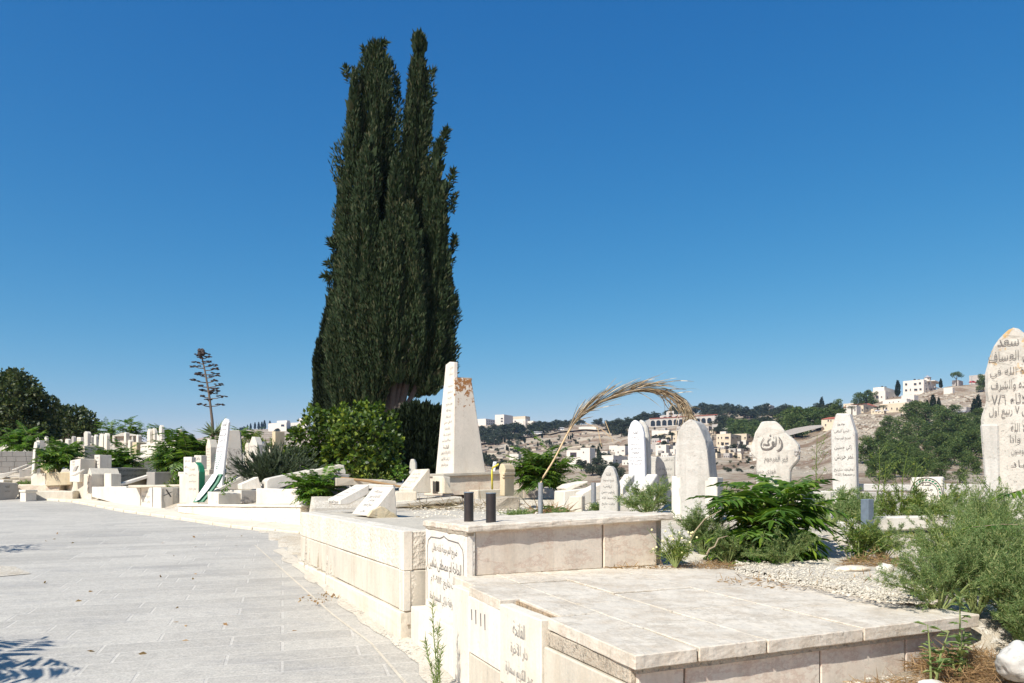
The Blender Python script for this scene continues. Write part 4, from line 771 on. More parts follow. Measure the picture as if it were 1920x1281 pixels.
gstone('tall thin white post stone leaning right before the block wall',[(58,873),(63,873),(66,842),(69,840),(69,834),(67,828),(64,829),(62,842)],23.5,30,.1,'white')
gstone('first sloping white slab at the left edge, lowest',[(-6,898),(4,898),(34,884),(30,883),(-6,890)],24,-35,.5,'white',cat='grave cover',name='grave_cover'); gstone('second sloping white slab left of the leaning post stone',[(22,882),(30,882),(54,872),(50,870.5),(24,880)],24.6,-35,.3,'white',cat='grave cover',name='grave_cover'); gstone('third sloping white slab under the leaning post stone',[(40,882),(52,881),(70,872.5),(60,872.5)],24.2,-35,.3,'white',cat='grave cover',name='grave_cover')
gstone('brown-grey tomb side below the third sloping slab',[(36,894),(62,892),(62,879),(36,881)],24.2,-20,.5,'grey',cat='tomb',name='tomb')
gstone('shaded blue-grey tomb front with faint writing at the left edge',[(-20,938),(22,936),(36,925),(34,906),(-20,903)],22.3,-60,.5,'grey',[('الفاتحة',14,912,8,5),('ضريح المرحوم',14,921,10,4)],'ink',cat='tomb',name='tomb'); gstone('white stub at the left edge above the shaded tomb front',[(-8,913),(5,913),(7,900),(-8,899)],23.9,20,.3,'white',cat='stone slab',name='stone_slab')  # grey of the tomb front carries its shade
gstone('long grey coping over the low rubble courses at left',[(2,899),(86,896),(86,893),(34,893.5),(2,896)],24.2,-4,1.0,'concrete',cat='coping',name='coping')
for k,(l,r,t,b,Y,mt,lb) in enumerate(((36,108,896,920,24.0,'mortar','low course of rubble stones left of the white box tomb end'),(34,112,909,922,23.2,'pink','brownish stone step left of the white box tomb end'),(50,137,921,935,22.4,'cream','lowest pale stone step at the pavement, left'),(57,86,887,896,23.4,'white','short white kerb block on top of the rubble courses'),(86,134,886,893,23.2,'yellow','row of small broken stones edging the grave bed'))):
    gstone(lb,[(l,b),(r,b-2),(r,t),(l,t)],Y,-6,.5,mt,cat='stone course',name='stone_course',cuts=.35,rough=.03,bev=.02)
wp=thing('gate_post','short white post with a wider cap at the pavement, left','post',at(43,934,22)); pl=Plane(43,22,fdir(30)); part('shaft',MB().prism([pl.pt(*p) for p in((37.5,945),(48,945),(48,923.5),(37.5,923.5))],V((*sdir(30),0))*.3,.008),M['white'],wp); part('cap',MB().prism([pl.pt(*p)+pl.n*.02 for p in((36.5,923),(49,923),(49,918.5),(36.5,918.5))],V((*sdir(30),0))*.34,.01),M['white'],wp)
gstone('white sloping plaque with small blue writing before the ailanthus',[(130,885),(149,885),(151,860),(131,864)],22.8,25,.5,'white',[('الله',137.5,866,5,4),('الفاتحة',137,871,6,3)],'faint',cat='gravestone'); gstone('grey slab lid right of the white sloping plaque',[(150,875),(178,875),(178,859),(151,859)],23.2,-60,.3,'grey',cat='tomb',name='tomb')
gstone('grey-white fallen slab pointing up right of a square headstone',[(150,842),(158,842),(174,833),(171,831.5)],27,-20,.3,'white',cat='stone slab',name='stone_slab'); gstone('cream tomb box below the square white headstone',[(126,856),(158,858),(158,836),(142,838),(128,846)],26.2,30,.7,'cream',cat='tomb',name='tomb'); gstone('brownish shaded tomb box right of the cream one',[(158,861),(184,860),(184,839),(158,840)],26.4,-60,.4,'pink',cat='tomb',name='tomb')
gstone('green-grey leaning marble plate below the white sloping plaque',[(135,884),(141,884),(146,873),(139,875)],22.2,20,.05,'grey',cat='stone slab',name='stone_slab'); gstone('long white lid sloping beside the green-grey marble plate',[(132,892),(142,892),(160,881),(156,880)],21.9,-30,.3,'white',cat='grave cover',name='grave_cover')
gstone('cream rubble heap wall holding the twin yellowish stones',[(75,880),(88,880),(100,872),(104,866),(84,866),(76,868)],24.6,-20,.5,'yellow',cat='footing',name='grave_footing',cuts=.2,rough=.03)
gstone('white tomb with stepped end behind the shrubs at left',[(78,846),(110,846),(110,838),(96,838),(92,841),(78,843)],28.5,20,.6,'white',cat='tomb',name='tomb')
sh=thing('shrine','small walled grave plot of grey panels between white posts on the rise','grave plot',at(238,842,29)); pl=Plane(215,29.5,(1,.1))
for l,r,t in((213,218,817),(235,239,815),(249,252,816)): part('post',MB().prism([pl.pt(*p)-V((0,.1,0)) for p in((l,840),(r,840),(r,t),(l,t))],(0,.3,0),.01),M['white'],sh)
for l,r in((219,234),(240,258)): part('panel',MB().prism([pl.pt(*p) for p in((l,838),(r,838),(r,818),(l,819))],(0,.2,0),.006),M['pink'],sh)
part('coping',MB().prism([pl.pt(*p)-V((0,.12,0)) for p in((216,819),(259,818),(258,815.5),(236,812),(231,812),(217,817))],(0,.35,0),.01),M['white'],sh)
for l,r,t,b,lb in((239,244,825,838,'small white stone standing before the grave plot'),(255,259,815,828,'white leaning stone at the right of the grave plot'),(232,236,811,816,'round white knob stone on top of the grave plot')): gstone(lb,arch(l,r,t,b,.3),28.6,35,.15,'white')
gstone('pale yellow base strip right of the grave plot',[(248,838),(256,838),(256,829),(248,830)],28.3,30,.4,'yellow',cat='footing',name='grave_footing')
gstone('faint weathered grey gravestone in the deep shade of the dark cypress hedge',[(766,880),(780,880),(779,868),(776,861),(770,861),(768,868)],19.0,10,.12,'weather'); gstone('white stone glimpsed through the leaves at the right of the bush',[(730,868),(737,868),(737,846),(733,826),(731,826),(730,850)],22.,30,.1,'white')
gstone('white patch of gravestone beside the top of the dark cypress hedge',[(724,803),(738,803),(738,791),(732,790),(724,794)],30,30,.2,'white')
# ---------------------------------------------------------------- plants
def rv(n): a=NR.normal(size=(n,3)); return a/np.linalg.norm(a,axis=1,keepdims=True)
def noi(P,f,o=0): return np.array([noise.noise(Vector((p[0]*f+o,p[1]*f,p[2]*f))) for p in P])
def plume(mb,b,t,Rm,n,L,W,prof,seed,lump=.28,up=.8,out=.55):
    """upright spindle of scale sprays"""
    b,t=np.array(b),np.array(t); ax=t-b; H=np.linalg.norm(ax); ax=ax/H
    xs_=np.array([p[0] for p in prof]); ysr=np.array([p[1] for p in prof])
    T=NR.random(n*3); keep=NR.random(n*3)<np.interp(T,xs_,ysr)/ysr.max()+.04; T=T[keep][:n]; n=len(T)
    ph=NR.random(n)*2*math.pi; r=np.interp(T,xs_,ysr)*Rm
    lz=np.array([noise.noise(Vector((math.cos(a)*1.5+seed*3,math.sin(a)*1.5,u*H*.22)))+.8*noise.noise(Vector((math.cos(a)*3.2+seed,math.sin(a)*3.2,u*H*.55))) +.5*noise.noise(Vector((math.cos(a)*5+seed,math.sin(a)*5,u*H*1.4)))for a,u in zip(ph,T)])
    rad=r*(1+lump*lz*1.5)*(.62+.4*np.sqrt(NR.random(n)))
    e1=np.cross(ax,[0,1,0]); e1/=np.linalg.norm(e1); e2=np.cross(ax,e1); ou=np.cos(ph)[:,None]*e1+np.sin(ph)[:,None]*e2
    P=b+ax*(T*H)[:,None]+ou*rad[:,None]; D=ax*up+ou*(out*(.4+.6*NR.random(n)))[:,None]+rv(n)*.32
    sz=(.55+.75*NR.random(n)); mb.blades(P,D,L*sz,W*sz)
def sprig(mb,pts,n,L,W,spread=.35):
    """thin leafy branch along a path"""
    pts=[np.array(p) for p in pts]; k=NR.random(n)*(len(pts)-1); i=k.astype(int); f=(k-i)[:,None]; A=np.array(pts)
    P=A[i]*(1-f)+A[i+1]*f; d=A[i+1]-A[i]; d/=np.linalg.norm(d,axis=1,keepdims=True); fade=(1-.75*k/(len(pts)-1))[:,None]
    P=P+rv(n)*spread*fade*NR.random((n,1)); mb.blades(P,d*.7+rv(n)*.7,L,W)
def core(mb,b,t,R_,n,prof,sd): plume(mb,b,t,R_*.62,n,.42,.17,prof,sd,.1,.9,.35)
SP=[(0,.25),(.06,.62),(.18,.92),(.34,1),(.55,.88),(.75,.62),(.9,.34),(1,.06)]
cy=thing('cypress_tree','tall many-stemmed dark cypress with two pointed tops towering over the graves','cypress',at(715,880,28)); mb=MB()
Yc=28.; pxm=Yc/F
def PL(x0,y0,x1,y1,rp,n,dy,sd,prof=SP,**k): plume(mb,at(x0,y0,Yc+dy),at(x1,y1,Yc+dy*.8),rp*pxm,int(n*2.7),.165,.046,prof,sd,**{'lump':.42,**k}); core(mb,at(x0,y0,Yc+dy),at(x1,y1+14,Yc+dy*.8),rp*pxm,int(n*.28),prof,sd)
PL(693,745,704,80,50,17500,.2,1,[(0,.3),(.1,.75),(.3,1),(.5,1),(.62,.98),(.8,.8),(.93,.5),(1,.1)])
PL(764,735,784,128,38,11500,.3,2,[(0,.4),(.15,.9),(.4,1),(.6,.85),(.8,.62),(.93,.5),(1,.35)]); PL(783,190,786,64,14,1500,.2,3,[(0,1),(.5,.8),(.7,.35),(.8,.75),(.92,.8),(1,.2)],lump=.6)
PL(671,750,664,130,25,5500,-.5,4); PL(735,715,741,300,28,6000,-1.2,5); PL(680,755,690,255,36,9000,-1.4,6); PL(742,720,738,420,26,4200,-1.9,17)
PL(650,770,646,330,23,5000,.4,7); PL(650,770,642,540,34,4500,-.6,8,[(0,.5),(.2,1),(.6,.8),(1,.1)]); PL(786,715,822,262,18,4200,-.2,9,lump=.6); PL(792,725,830,345,25,6000,-.3,10,lump=.55)
PL(797,712,826,430,32,7500,-.5,11,[(0,.6),(.15,1),(.5,.95),(.8,.5),(1,.1)]); PL(790,728,822,580,34,5600,-.9,12,[(0,.5),(.2,1),(.6,1),(1,.2)]); PL(812,700,836,545,22,3600,.3,13,[(0,.7),(.3,1),(.7,.8),(1,.15)]); PL(770,722,768,380,30,5600,-1.5,14)
PL(720,712,716,420,34,6500,-1.8,15); PL(700,770,700,560,36,5200,-1.6,16,[(0,.4),(.25,1),(.6,.9),(1,.1)]); PL(780,748,775,600,24,2200,.9,18); PL(800,742,812,660,22,1700,-1.2,19,[(0,.5),(.3,1),(.7,.9),(1,.3)])
for pts,n in (([(622,520),(608,518)],60),([(628,505),(615,492)],60),([(632,470),(618,450)],90),([(825,300),(832,262),(837,243)],200),([(835,370),(844,340),(850,322)],180),([(835,520),(848,470),(852,446)],200),([(838,560),(852,560)],80),([(802,150),(812,130)],60),([(798,200),(808,185),(812,165)],90),([(655,150),(648,128)],70),([(700,110),(712,85),(722,80)],120),([(690,120),(683,92)],90),([(742,190),(742,150)],80),([(646,330),(634,300)],60),([(845,400),(852,365)],80)):
    sprig(mb,[at(*p,Yc) for p in pts],n,.26,.06,.22)
part('crown',mb,M['cyp'],cy); mb=MB()
for x0,x1,y1,r in((722,716,690,.17),(733,738,640,.16),(738,752,680,.12),(745,768,655,.13),(727,728,700,.13),(750,785,700,.10),(715,700,700,.12),(742,742,705,.1),(736,730,720,.08)):
    a=at(730+(x0-730)*.6,885,27.4);b=at(x0+(x1-x0)*.3,765,27-.3); c=at(x1,y1,26.9); mb.tube([a,a.lerp(b,.5)+V((0,0,.1)),b,b.lerp(c,.5)+V((.08,0,0)),c],[r*1.2,r*1.1,r,r*.8,r*.45],9)
for q in([(738,640),(742,620),(735,600)],[(738,650),(752,670),(760,690)],[(745,640),(750,628),(744,618)],[(765,660),(775,640),(772,625)],[(750,780),(768,800),(772,812)],[(752,775),(775,790)]): mb.tube([at(*p,26.1) for p in q],[.035,.028,.015][:len(q)],5)
part('trunk',mb,M['bark'],cy,True)
c2=thing('cypress_tree','shorter very dark cypress pressed against the left foot of the tall double-topped one','cypress',at(620,870,30.5)); mb=MB(); Yc=30.5; pxm=Yc/F
PL(622,800,624,545,27,6500,0,31,[(0,.6),(.2,1),(.5,.95),(.8,.6),(1,.1)]); PL(606,800,601,640,15,2400,-.4,32,[(0,.8),(.3,1),(.7,.8),(1,.15)]); PL(640,800,640,620,26,4200,-.7,33,[(0,.7),(.4,1),(1,.3)])
part('crown',mb,M['cyp2'],c2); part('trunk',MB().tube([at(620,880,30.5),at(620,760,30.5),at(622,640,30.5)],[.2,.18,.08],8),M['dark_bark'],c2)
def shaded(prof,lb,Y,n):
    t=thing('cypress_tree',lb,'cypress',at(prof[0],885,Y),'dark clipped cypresses behind the monument'); m=MB(); x0,x1,tp,r=prof
    plume(m,at(x0,895,Y),at(x1,tp,Y),r*Y/F,n,.24,.09,[(0,1),(.3,1),(.7,.95),(.9,.6),(1,.1)],x0,.2); plume(m,at(x0,895,Y+.3),at(x1,tp+6,Y+.3),r*.8*Y/F,n//2,.3,.16,[(0,1),(.8,.9),(1,.1)],x0+1,.1)
    part('crown',m,M['cyp2'],t); part('trunk',MB().tube([at(x0,905,Y),at(x0,830,Y)],[.1,.06],6),M['dark_bark'],t)
for pr,lb in(((748,748,778,14),'leftmost low dark cypress behind the leafy bush and monument'),((763,762,768,14),'second low dark cypress left of the monument'),((779,779,762,15),'third low dark cypress left of the monument, tallest tip'),((797,797,765,15),'fourth low dark cypress left of the monument'),((814,814,768,14),'fifth low dark cypress beside the monument edge'),((828,828,772,12),'last low dark cypress half behind the monument')): shaded(pr,lb,21.5,2600)
# leafy crowns from lumps
def lumps(mb,cs,n,L,W,up=.3,shell=.45):
    for c,r in cs:
        k=max(8,int(n*r*r)); d=rv(k); P=np.array(c)+d*(r*(1-shell*NR.random(k)**1.5))[:,None]*np.array([1,1,.85]); D=d*.5+rv(k)*.8; D[:,2]+=up; s=.6+.7*NR.random(k); mb.blades(P,D,L*s,W*s)
def bigtree(lb,x0,Y,cl,n,L,W,mat,trunk,name='evergreen_tree',cat='tree',nn=1):
    t=thing(name,lb,cat,at(x0,trunk,Y)); m=MB(); r=random.Random(x0)
    cs=[(at(px,py,Y+r.uniform(-1.5,1.2)),pr*Y/F) for px,py,pr in cl]; lumps(m,cs,n,L,W)
    sm=[]
    for (c,rr_) in cs:
        for _ in range(12): d=Vector(rv(1)[0]); sm.append((c+d*rr_*.95,rr_*r.uniform(.2,.42)))
    lumps(m,sm,n*1.3,L,W); part('crown',m,M[mat],t); m=MB(); b=at(x0,trunk+20,Y)
    for c,_ in cs[:6]: m.tube([b,b.lerp(c,.5)+V((0,0,.3)),c],[.28,.2,.08],7)
    part('trunk',m,M['dark_bark'],t)
bigtree('big dark broad evergreen tree at the left edge',-10,36,[(-10,756,58),(30,740,46),(55,770,45),(0,800,55),(60,810,42),(-50,750,64),(85,800,26),(30,815,40),(-60,800,60),(62,735,16),(45,722,14),(25,712,20),(-5,712,24)],640,.17,.11,'broad',850)
bigtree('smaller dark round evergreen tree right of the big one',140,44,[(118,795,28),(148,788,28),(163,792,20),(130,815,30),(160,812,24),(105,818,26),(118,776,12),(173,805,10)],640,.17,.11,'broad',835)
fg=thing('bush','broad bright glossy-leaved bush in front of the cypress foot','bush',at(650,900,19.6)); m=MB(); r=random.Random(5); Yb=19.6
cs=[(at(px,py,Yb+r.uniform(-.7,.6)),pr*Yb/F) for px,py,pr in((600,800,36),(640,790,34),(690,785,32),(722,800,28),(575,835,34),(620,840,48),(670,835,52),(715,850,42),(560,870,30),(640,880,40),(700,880,36),(740,885,18),(680,768,16),(585,780,16),(545,855,18),(735,830,20),(700,895,22),(660,810,40))]
sm=[(c+Vector(rv(1)[0])*q*.9,q*r.uniform(.22,.45)) for c,q in cs for _ in range(14)]
lumps(m,cs,620,.12,.085,.2,.35); lumps(m,sm,1300,.125,.09,.2,.5); part('foliage',m,M['fig'],fg); m=MB(); b=at(665,905,19.8)
for c,q in cs[:9]: m.tube([b,b.lerp(c,.5),c],[.06,.045,.015],6)
part('stems',m,M['dark_bark'],fg)
m=MB(); lumps(m,[(at(px,py,18.4),pr*18.4/F) for px,py,pr in((700,893,18),(720,896,12),(680,894,14),(740,894,9))],900,.07,.03,.6); solo('shrub',m,M['herb'],'low grey-green shrub under the right of the glossy bush','shrub')
m=MB(); lumps(m,[(at(px,py,17.8),pr*17.8/F) for px,py,pr in((748,882,10),(752,893,8),(744,895,9))],1500,.08,.05); solo('shrub',m,M['ail2'],'small yellowing green shrub at the right foot of the glossy bush','shrub')
def spiky(lb,px,py,w,h,Y,n,mat,L=.22):
    m=MB(); c=at(px,py,Y); k=Y/F; st=[];
    for i in range(n//26):
        a=rnd.uniform(0,6.28); e=rnd.uniform(.25,1.25); ln=rnd.uniform(.55,1)*h*k; b=np.array(c)+np.array([rnd.uniform(-.5,.5)*w*k*.6,rnd.uniform(-.3,.3)*w*k*.5,0]); d=np.array([math.cos(a)*math.cos(e)*w/h*.75,math.sin(a)*math.cos(e)*.5,math.sin(e)]); 
        T=NR.random(26)**.7; P=b+d*(ln*T)[:,None]; D=d/np.linalg.norm(d)*1.0+rv(26)*.42; m.blades(P,D,L*(.5+.6*NR.random(26)),.022)
    return m
solo('rosemary_bush',spiky(0,515,908,105,82,19.0,7500,0),M['rose'],'dark upright rosemary bush before the glossy-leaved bush','bush')
# tree of heaven: pinnate fronds on stems
def frond(mb,st,b,d,L,npair,ll,lw,droop=.6,r=rnd):
    b=np.array(b,float); d=np.array(d,float); d/=np.linalg.norm(d); side=np.cross(d,[0,0,1.]); side/=np.linalg.norm(side)+1e-9; P=[];D=[];A=[];Ls=[];p=b.copy(); path=[tuple(p)]; step=L/npair
    for i in range(npair):
        d=d+np.array([0,0,-droop/npair]); d/=np.linalg.norm(d); p=p+d*step; path.append(tuple(p)); s=math.sin(math.pi*min(1,(i+1.2)/(npair+1)))**.6
        for sg in(1,-1):
            P.append(p+rv(1)[0]*.004); D.append(side*sg*1.0+d*.45+np.array([0,0,-.12])+rv(1)[0]*.16); A.append(d+rv(1)[0]*.15); Ls.append(ll*s*r.uniform(.85,1.15))
    P.append(p);D.append(d);A.append(side);Ls.append(ll*.7); Ls=np.array(Ls); mb.lances(P,D,A,Ls,Ls*lw,.18)
    if st is not None: st.tube([path[0],path[len(path)//2],path[-1]],[L*.012,L*.008,L*.003],5,False)
def ailanthus(lb,px,py,w,h,Y,nst,nf,mat='ail',pairs=9,ls=.17,name='ailanthus_shrub',lw=.3,sd=1,group=None):
    r=random.Random(sd*17+px); k=Y/F; c=at(px,py,Y); t=thing(name,lb,'shrub',c,group); m=MB(); st=MB()
    for i in range(nst):
        a=r.uniform(0,6.28); sp=r.uniform(.1,1)**.7 if nst>1 else 0; ht=h*k*r.uniform(.45,.8)*(1-.25*sp); top=np.array(c)+np.array([math.cos(a)*sp*w*k*.28,math.sin(a)*sp*w*k*.22,ht]); st.tube([c,np.array(c)*.5+top*.5+np.array([0,0,.05*ht]),top],[.012*h*k+.004,.01*h*k+.003,.005],6)
        for j in range(nf):
            u=r.uniform(.25,1); b=np.array(c)*(1-u)+top*u; ang=r.uniform(0,6.28); el=r.uniform(.0,.95)*(.5+u*.6); d=(math.cos(ang)*math.cos(el),math.sin(ang)*math.cos(el)*.9,math.sin(el)); frond(m,st,b,d,min(w,h)*k*r.uniform(.36,.55),pairs,min(w,h)*k*ls*r.uniform(.8,1.1),lw,r.uniform(.5,1.0),r)
    part('foliage',m,M[mat],t); part('stems',st,M['grn'],t,True); return t
ailanthus('bright feathery-leaved shrub before the block wall at left',38,848,90,66,29,8,13,'ail2',10,.15)
ailanthus('tall feathery-leaved shrub left of the white lettered tomb end',112,886,112,76,23.8,9,14,'ail',11,.17,sd=2); ailanthus('feathery-leaved shrub beyond the dark inscribed slab',222,884,125,66,25.2,9,13,'ail',10,.17,sd=3)
ailanthus('palm-like feathery treetop on the skyline behind the grave plot',243,830,76,56,34,6,12,'ail',10,.15,sd=4); ailanthus('feathery treetop on the skyline left of the grave plot',212,828,56,48,34,5,11,'ail',9,.15,sd=5); ailanthus('feathery tops on the skyline behind the slender upright stones',300,834,76,50,33,6,11,'ail',9,.16,sd=6)
ailanthus('large dark feathery-leaved shrub below the agave stalk',355,902,120,118,24,12,16,'ail',11,.14,sd=7); ailanthus('second dark feathery shrub filling in left of the green-edged stone',330,902,80,78,24.6,7,12,'ail',10,.15,sd=8)
ailanthus('fresh green feathery shoot before the long white lids',590,944,110,82,15.3,9,13,'ail2',10,.18,sd=9); ailanthus('green feathery-leaved shrub behind the dry palm frond',1012,922,185,100,13.6,14,15,'ail',11,.15,sd=10)
ailanthus('feathery shrub spreading right of the one behind the palm frond',1075,915,90,40,15,4,9,'ail2',10,.15,sd=11)
ailanthus('feathery greenery beyond the stained concrete slab',468,828,100,38,30,6,10,'ail',9,.16,sd=12); ailanthus('small feathery shrub near the far white tops',140,850,60,30,29,4,8,'ail',9,.16,sd=13); ailanthus('feathery shrub before the stepped left tombs',92,842,50,26,29,4,8,'ail',9,.16,sd=14)
# the foreground one, big leaflets
t=ailanthus('large lush dark green shrub with long pointed leaflets beside the tomb','x'==0 or 1428,1052,245,205,6.35,9,11,'ail',8,.23,'ailanthus_shrub',.27,20)
m=MB(); st=MB(); r=random.Random(4)
for b,d,L in((at(1932,985,4.2),(-1,-.1,.12),.34),(at(1940,915,5.2),(-1,.1,-.1),.22)): frond(m,st,b,d,L,6,.11,.3,.25,r)
t=thing('ailanthus_sprig','dark toothed leaf spray reaching in from the right edge','leaf spray',at(1960,1060,4.4)); part('leaves',m,M['ail'],t); st.tube([at(1975,1200,4.3),at(1950,1000,4.25),at(1932,985,4.2)],.006,6); st.tube([at(1950,1000,4.25),at(1940,915,5.2)],.005,6); part('stem',st,M['twig'],t)
# feathery weeds
def weed(w,h,n,mat,L,W,sd,stems=26,lean=0):
    """rounded weed, foot at the origin"""
    r=random.Random(sd); m=MB(); st=MB()
    for i in range(stems):
        a=r.uniform(0,6.28); e=r.uniform(.12,1)**.8; ln=r.uniform(.6,1); tip=np.array([math.cos(a)*e*w*.5*ln+lean*w*.2,math.sin(a)*e*w*.5*ln,h*ln*math.sqrt(max(.05,1-.8*e*e))]); mid=tip*.5+np.array([0,0,h*.12]); st.tube([(0,0,0),mid,tip],[.006,.004,.0015],4,False)
        for j in range(9):
            u=r.uniform(.25,1); b=(mid*2*u if u<.5 else mid+(tip-mid)*(2*u-1)); d=rv(1)[0]*.8+tip/np.linalg.norm(tip); d/=np.linalg.norm(d); bl=r.uniform(.08,.2)*min(w,h)*1.3; k=max(4,n//(stems*9)); T=NR.random(k); P=b+d*(bl*T)[:,None]+rv(k)*.006; m.blades(P,d*.8+rv(k)*.75,L*(.5+.8*NR.random(k)),W)
    return m,st
def put_weed(lb,w,h,n,mat,L,W,sd,px,py,Y,z=None,**k):
    if Y<6.6 and mat=='feather': n,L,W=int(n*2.1),L*.66,W*.68
    m,st=weed(w,h,n,mat,L,W,sd,**k); p=at(px,py,Y); p.z=ground_z(p.x,p.y)-.02 if z is None else z; t=thing('weed',lb,'weed',p); sh=np.array(p); m.arr=[(a+sh,c) for a,c in m.arr]; st.v=[tuple(np.array(v)+sh) for v in st.v]; part('foliage',m,M[mat],t); part('stems',st,M['grn'],t); return t
W0=[('feathery grey-green weed hanging over the right corner of the slab',.8,.42,6500,'feather',.035,.0045,1,1760,1120,3.95,.84),('tall feathery weed mass at the right edge behind the boulder',1.0,.62,9500,'feather',.036,.005,2,1895,1120,4.25,.80),('feathery weed below the toothed spray at the right edge',.7,.55,6000,'feather',.034,.005,3,1915,1185,3.8,.68),
('feathery weed before the white curb slab',.9,.5,6500,'feather',.036,.0055,4,1790,1050,5.3,.90),('feathery weed at the foot of the very tall gravestone',1.1,.55,7000,'feather',.04,.006,5,1860,1010,5.8,1.0),('yellowish feathery weeds hiding the emblem block',1.2,.45,6000,'herb',.045,.007,6,1740,985,7.4,1.08),('feathery weed right of the big shrub by the blue-grey post',.8,.45,5000,'feather',.045,.0065,7,1600,985,7.1,1.0),
('feathery grey-green weed between the box cap and the rounded gravestone',1.0,.5,6500,'feather',.045,.0065,8,1215,965,8.7,None),('small feathery weed left of the big shrub',.75,.5,6000,'feather',.04,.006,9,1318,1030,6.5,.9),('low dense feathery weed under the big shrub',.9,.3,6500,'feather',.035,.0055,10,1470,1055,5.9,.87),('low dark feathery weed at the left foot of the big shrub',.6,.32,4500,'feather',.035,.0055,11,1365,1050,6.1,.87),('bright weeds behind the blue-grey post',1.2,.35,4500,'herb',.045,.007,12,1680,965,7.6,1.1),('feathery weed in front of the white wall at right',1.0,.4,4500,'feather',.045,.007,13,1560,960,7.7,1.1),
('straggly weed with pale stems against the very tall gravestone',.7,.6,2600,'feather',.035,.005,14,1835,985,5.5,1.0),('little feathery weed at the second galvanised post',.25,.2,1200,'feather',.035,.006,15,1118,948,9.3,None),('sparse feathery weeds on the gravel below the palm post',.5,.13,1600,'feather',.04,.007,16,1050,955,8.9,None),('pale sparse weeds behind the scratched pipe',.55,.12,1400,'feather',.04,.008,17,975,958,9.4,None),('feathery weed behind the rounded gravestone base at right',.6,.4,3500,'herb',.045,.007,18,1370,900,10.5,None),('low weed on the slope between broken and narrow gravestones',.8,.4,3500,'herb',.05,.008,19,1520,915,9.6,None)]
W0+=[('tall feathery weed filling the right edge under the very tall gravestone',.9,.6,7500,'feather',.036,.005,23,1850,1060,4.9,.84),('dense feathery weed leaning over the right end of the slab',.8,.5,7500,'feather',.036,.005,24,1830,1150,3.95,.82),('yellow-green feathery weed between the two tall weed masses at right',.7,.5,6500,'herb',.028,.004,25,1780,1080,4.6,.86),('feathery weed low at the right edge behind the boulder',.6,.42,6500,'feather',.036,.005,26,1940,1180,3.7,.66),('mixed green weed standing before the foot of the blue-grey post',.55,.42,4200,'herb',.03,.006,21,1612,1045,6.05,.87),('feathery weed just right of the blue-grey post foot',.5,.36,4200,'feather',.036,.006,22,1655,1035,6.2,.88)]
for q in W0: put_weed(*q)
put_weed('tufty bush of weeds behind the big white tomb wall front',1.1,.55,3000,'herb',.09,.02,31,290,868,26.5); put_weed('low green weeds beside the dark tomb sides',1.2,.5,3000,'herb',.09,.02,32,330,890,21); put_weed('weeds beside the cross tomb terrace',.9,.4,2500,'herb',.09,.02,33,318,908,19.8); put_weed('grey tuft on the rubble courses at left',.9,.3,2200,'feather',.07,.016,34,52,910,23.9); put_weed('brownish weeds on the slope beside the tomb wall',1.0,.4,2500,'rust',.09,.02,35,252,866,26); put_weed('distant weeds beyond the black-stained slab',2.2,1.0,4000,'herb',.14,.03,36,495,845,27); put_weed('tiny green tuft on the pavement before the cross tomb',.2,.08,350,'herb',.05,.012,37,246,945,18.2)
# weeds with flowers at the box corner
m,st=weed(.34,.24,2600,'herb',.03,.005,50,22); p=V((1.21,5.72,.89)); t=thing('flowering_weed','small weed with pale yellow flowers at the right foot of the box','weed',p); sh_=np.array(p); m.arr=[(a+sh_,c) for a,c in m.arr]; st.v=[tuple(np.array(v)+sh_) for v in st.v]
for i in range(7): a=-.9+.28*i; st.tube([p,p+V((a*.12,0,.16)),p+V((a*.22-.02,-.03,.26+.04*math.cos(i*2)))],[.004,.003,.0015],4)
part('foliage',m,M['herb'],t); part('stems',st,M['grn'],t); m=MB()
for i in range(22): m.blob(p+V((rnd.uniform(-.19,.15),rnd.uniform(-.1,.05),rnd.uniform(.12,.3))),.009,1,.3,2,i)
part('blossom',m,M['flower'],t)
# wiry weed before the tally panel
m=MB(); st=MB(); pts=[]
b=V((-.47,4.70,.2))
for dx,h in((0,.66),(.02,.5),(-.025,.42),(.03,.35)):
    q=[b+V((dx*u*2+.012*math.sin(u*6),-.02*u,h*u)) for u in(0,.3,.6,.85,1)]; st.tube(q,[.004,.0035,.003,.002,.001],5); A=np.array([tuple(x) for x in q]); n=150; kk=NR.random(n)**.9*3.2; i=kk.astype(int); f=(kk-i)[:,None]; P=A[i]*(1-f)+A[i+1]*f; D=rv(n)*.7+np.array([0,0,.75]); m.blades(P,D,.035*(.5+NR.random(n)),.005)
t=thing('weed','thin wiry weed climbing before the tally-marked panel','weed',b); part('foliage',m,M['feather'],t); part('stems',st,M['grn'],t)
# tall pale seed stalks
for i,(px,py,top,Y) in enumerate(((1640,962,838,7.7),(1690,960,840,7.9),(1655,965,862,7.6),(1712,960,868,7.8),(1534,960,815,8.1),(1850,985,905,6.0))):
    st=MB(); a=at(px,py,Y); c=at(px+rnd.uniform(-6,16),top,Y); st.tube([a,a.lerp(c,.5)+V((rnd.uniform(-.03,.03),0,0)),c],[.006,.005,.002],5)
    for j in range(11):
        u=.3+.65*j/11; q=a.lerp(c,u); d=V((rnd.choice((-1,1))*rnd.uniform(.04,.11),rnd.uniform(-.04,.04),rnd.uniform(.04,.13))); st.tube([q,q+d*.6,q+d+V((0,0,.02))],[.003,.002,.001],4); 
        n=rnd.randint(5,11); st.blades(np.array(q+d)+rv(n)*.02,rv(n)+np.array([0,0,.6]),.028,.008)
    solo('seed_stalk',st,M['herb'],['pale branching stalk before the pine grove, just right of the narrow gravestone','second taller pale stalk before the pine grove','short pale stalk between the two taller ones','pale stalk left of the emblem block','dry stalk between the broken and the narrow gravestones','spiny pale stalk before the very tall gravestone'][i],'weed stalk')
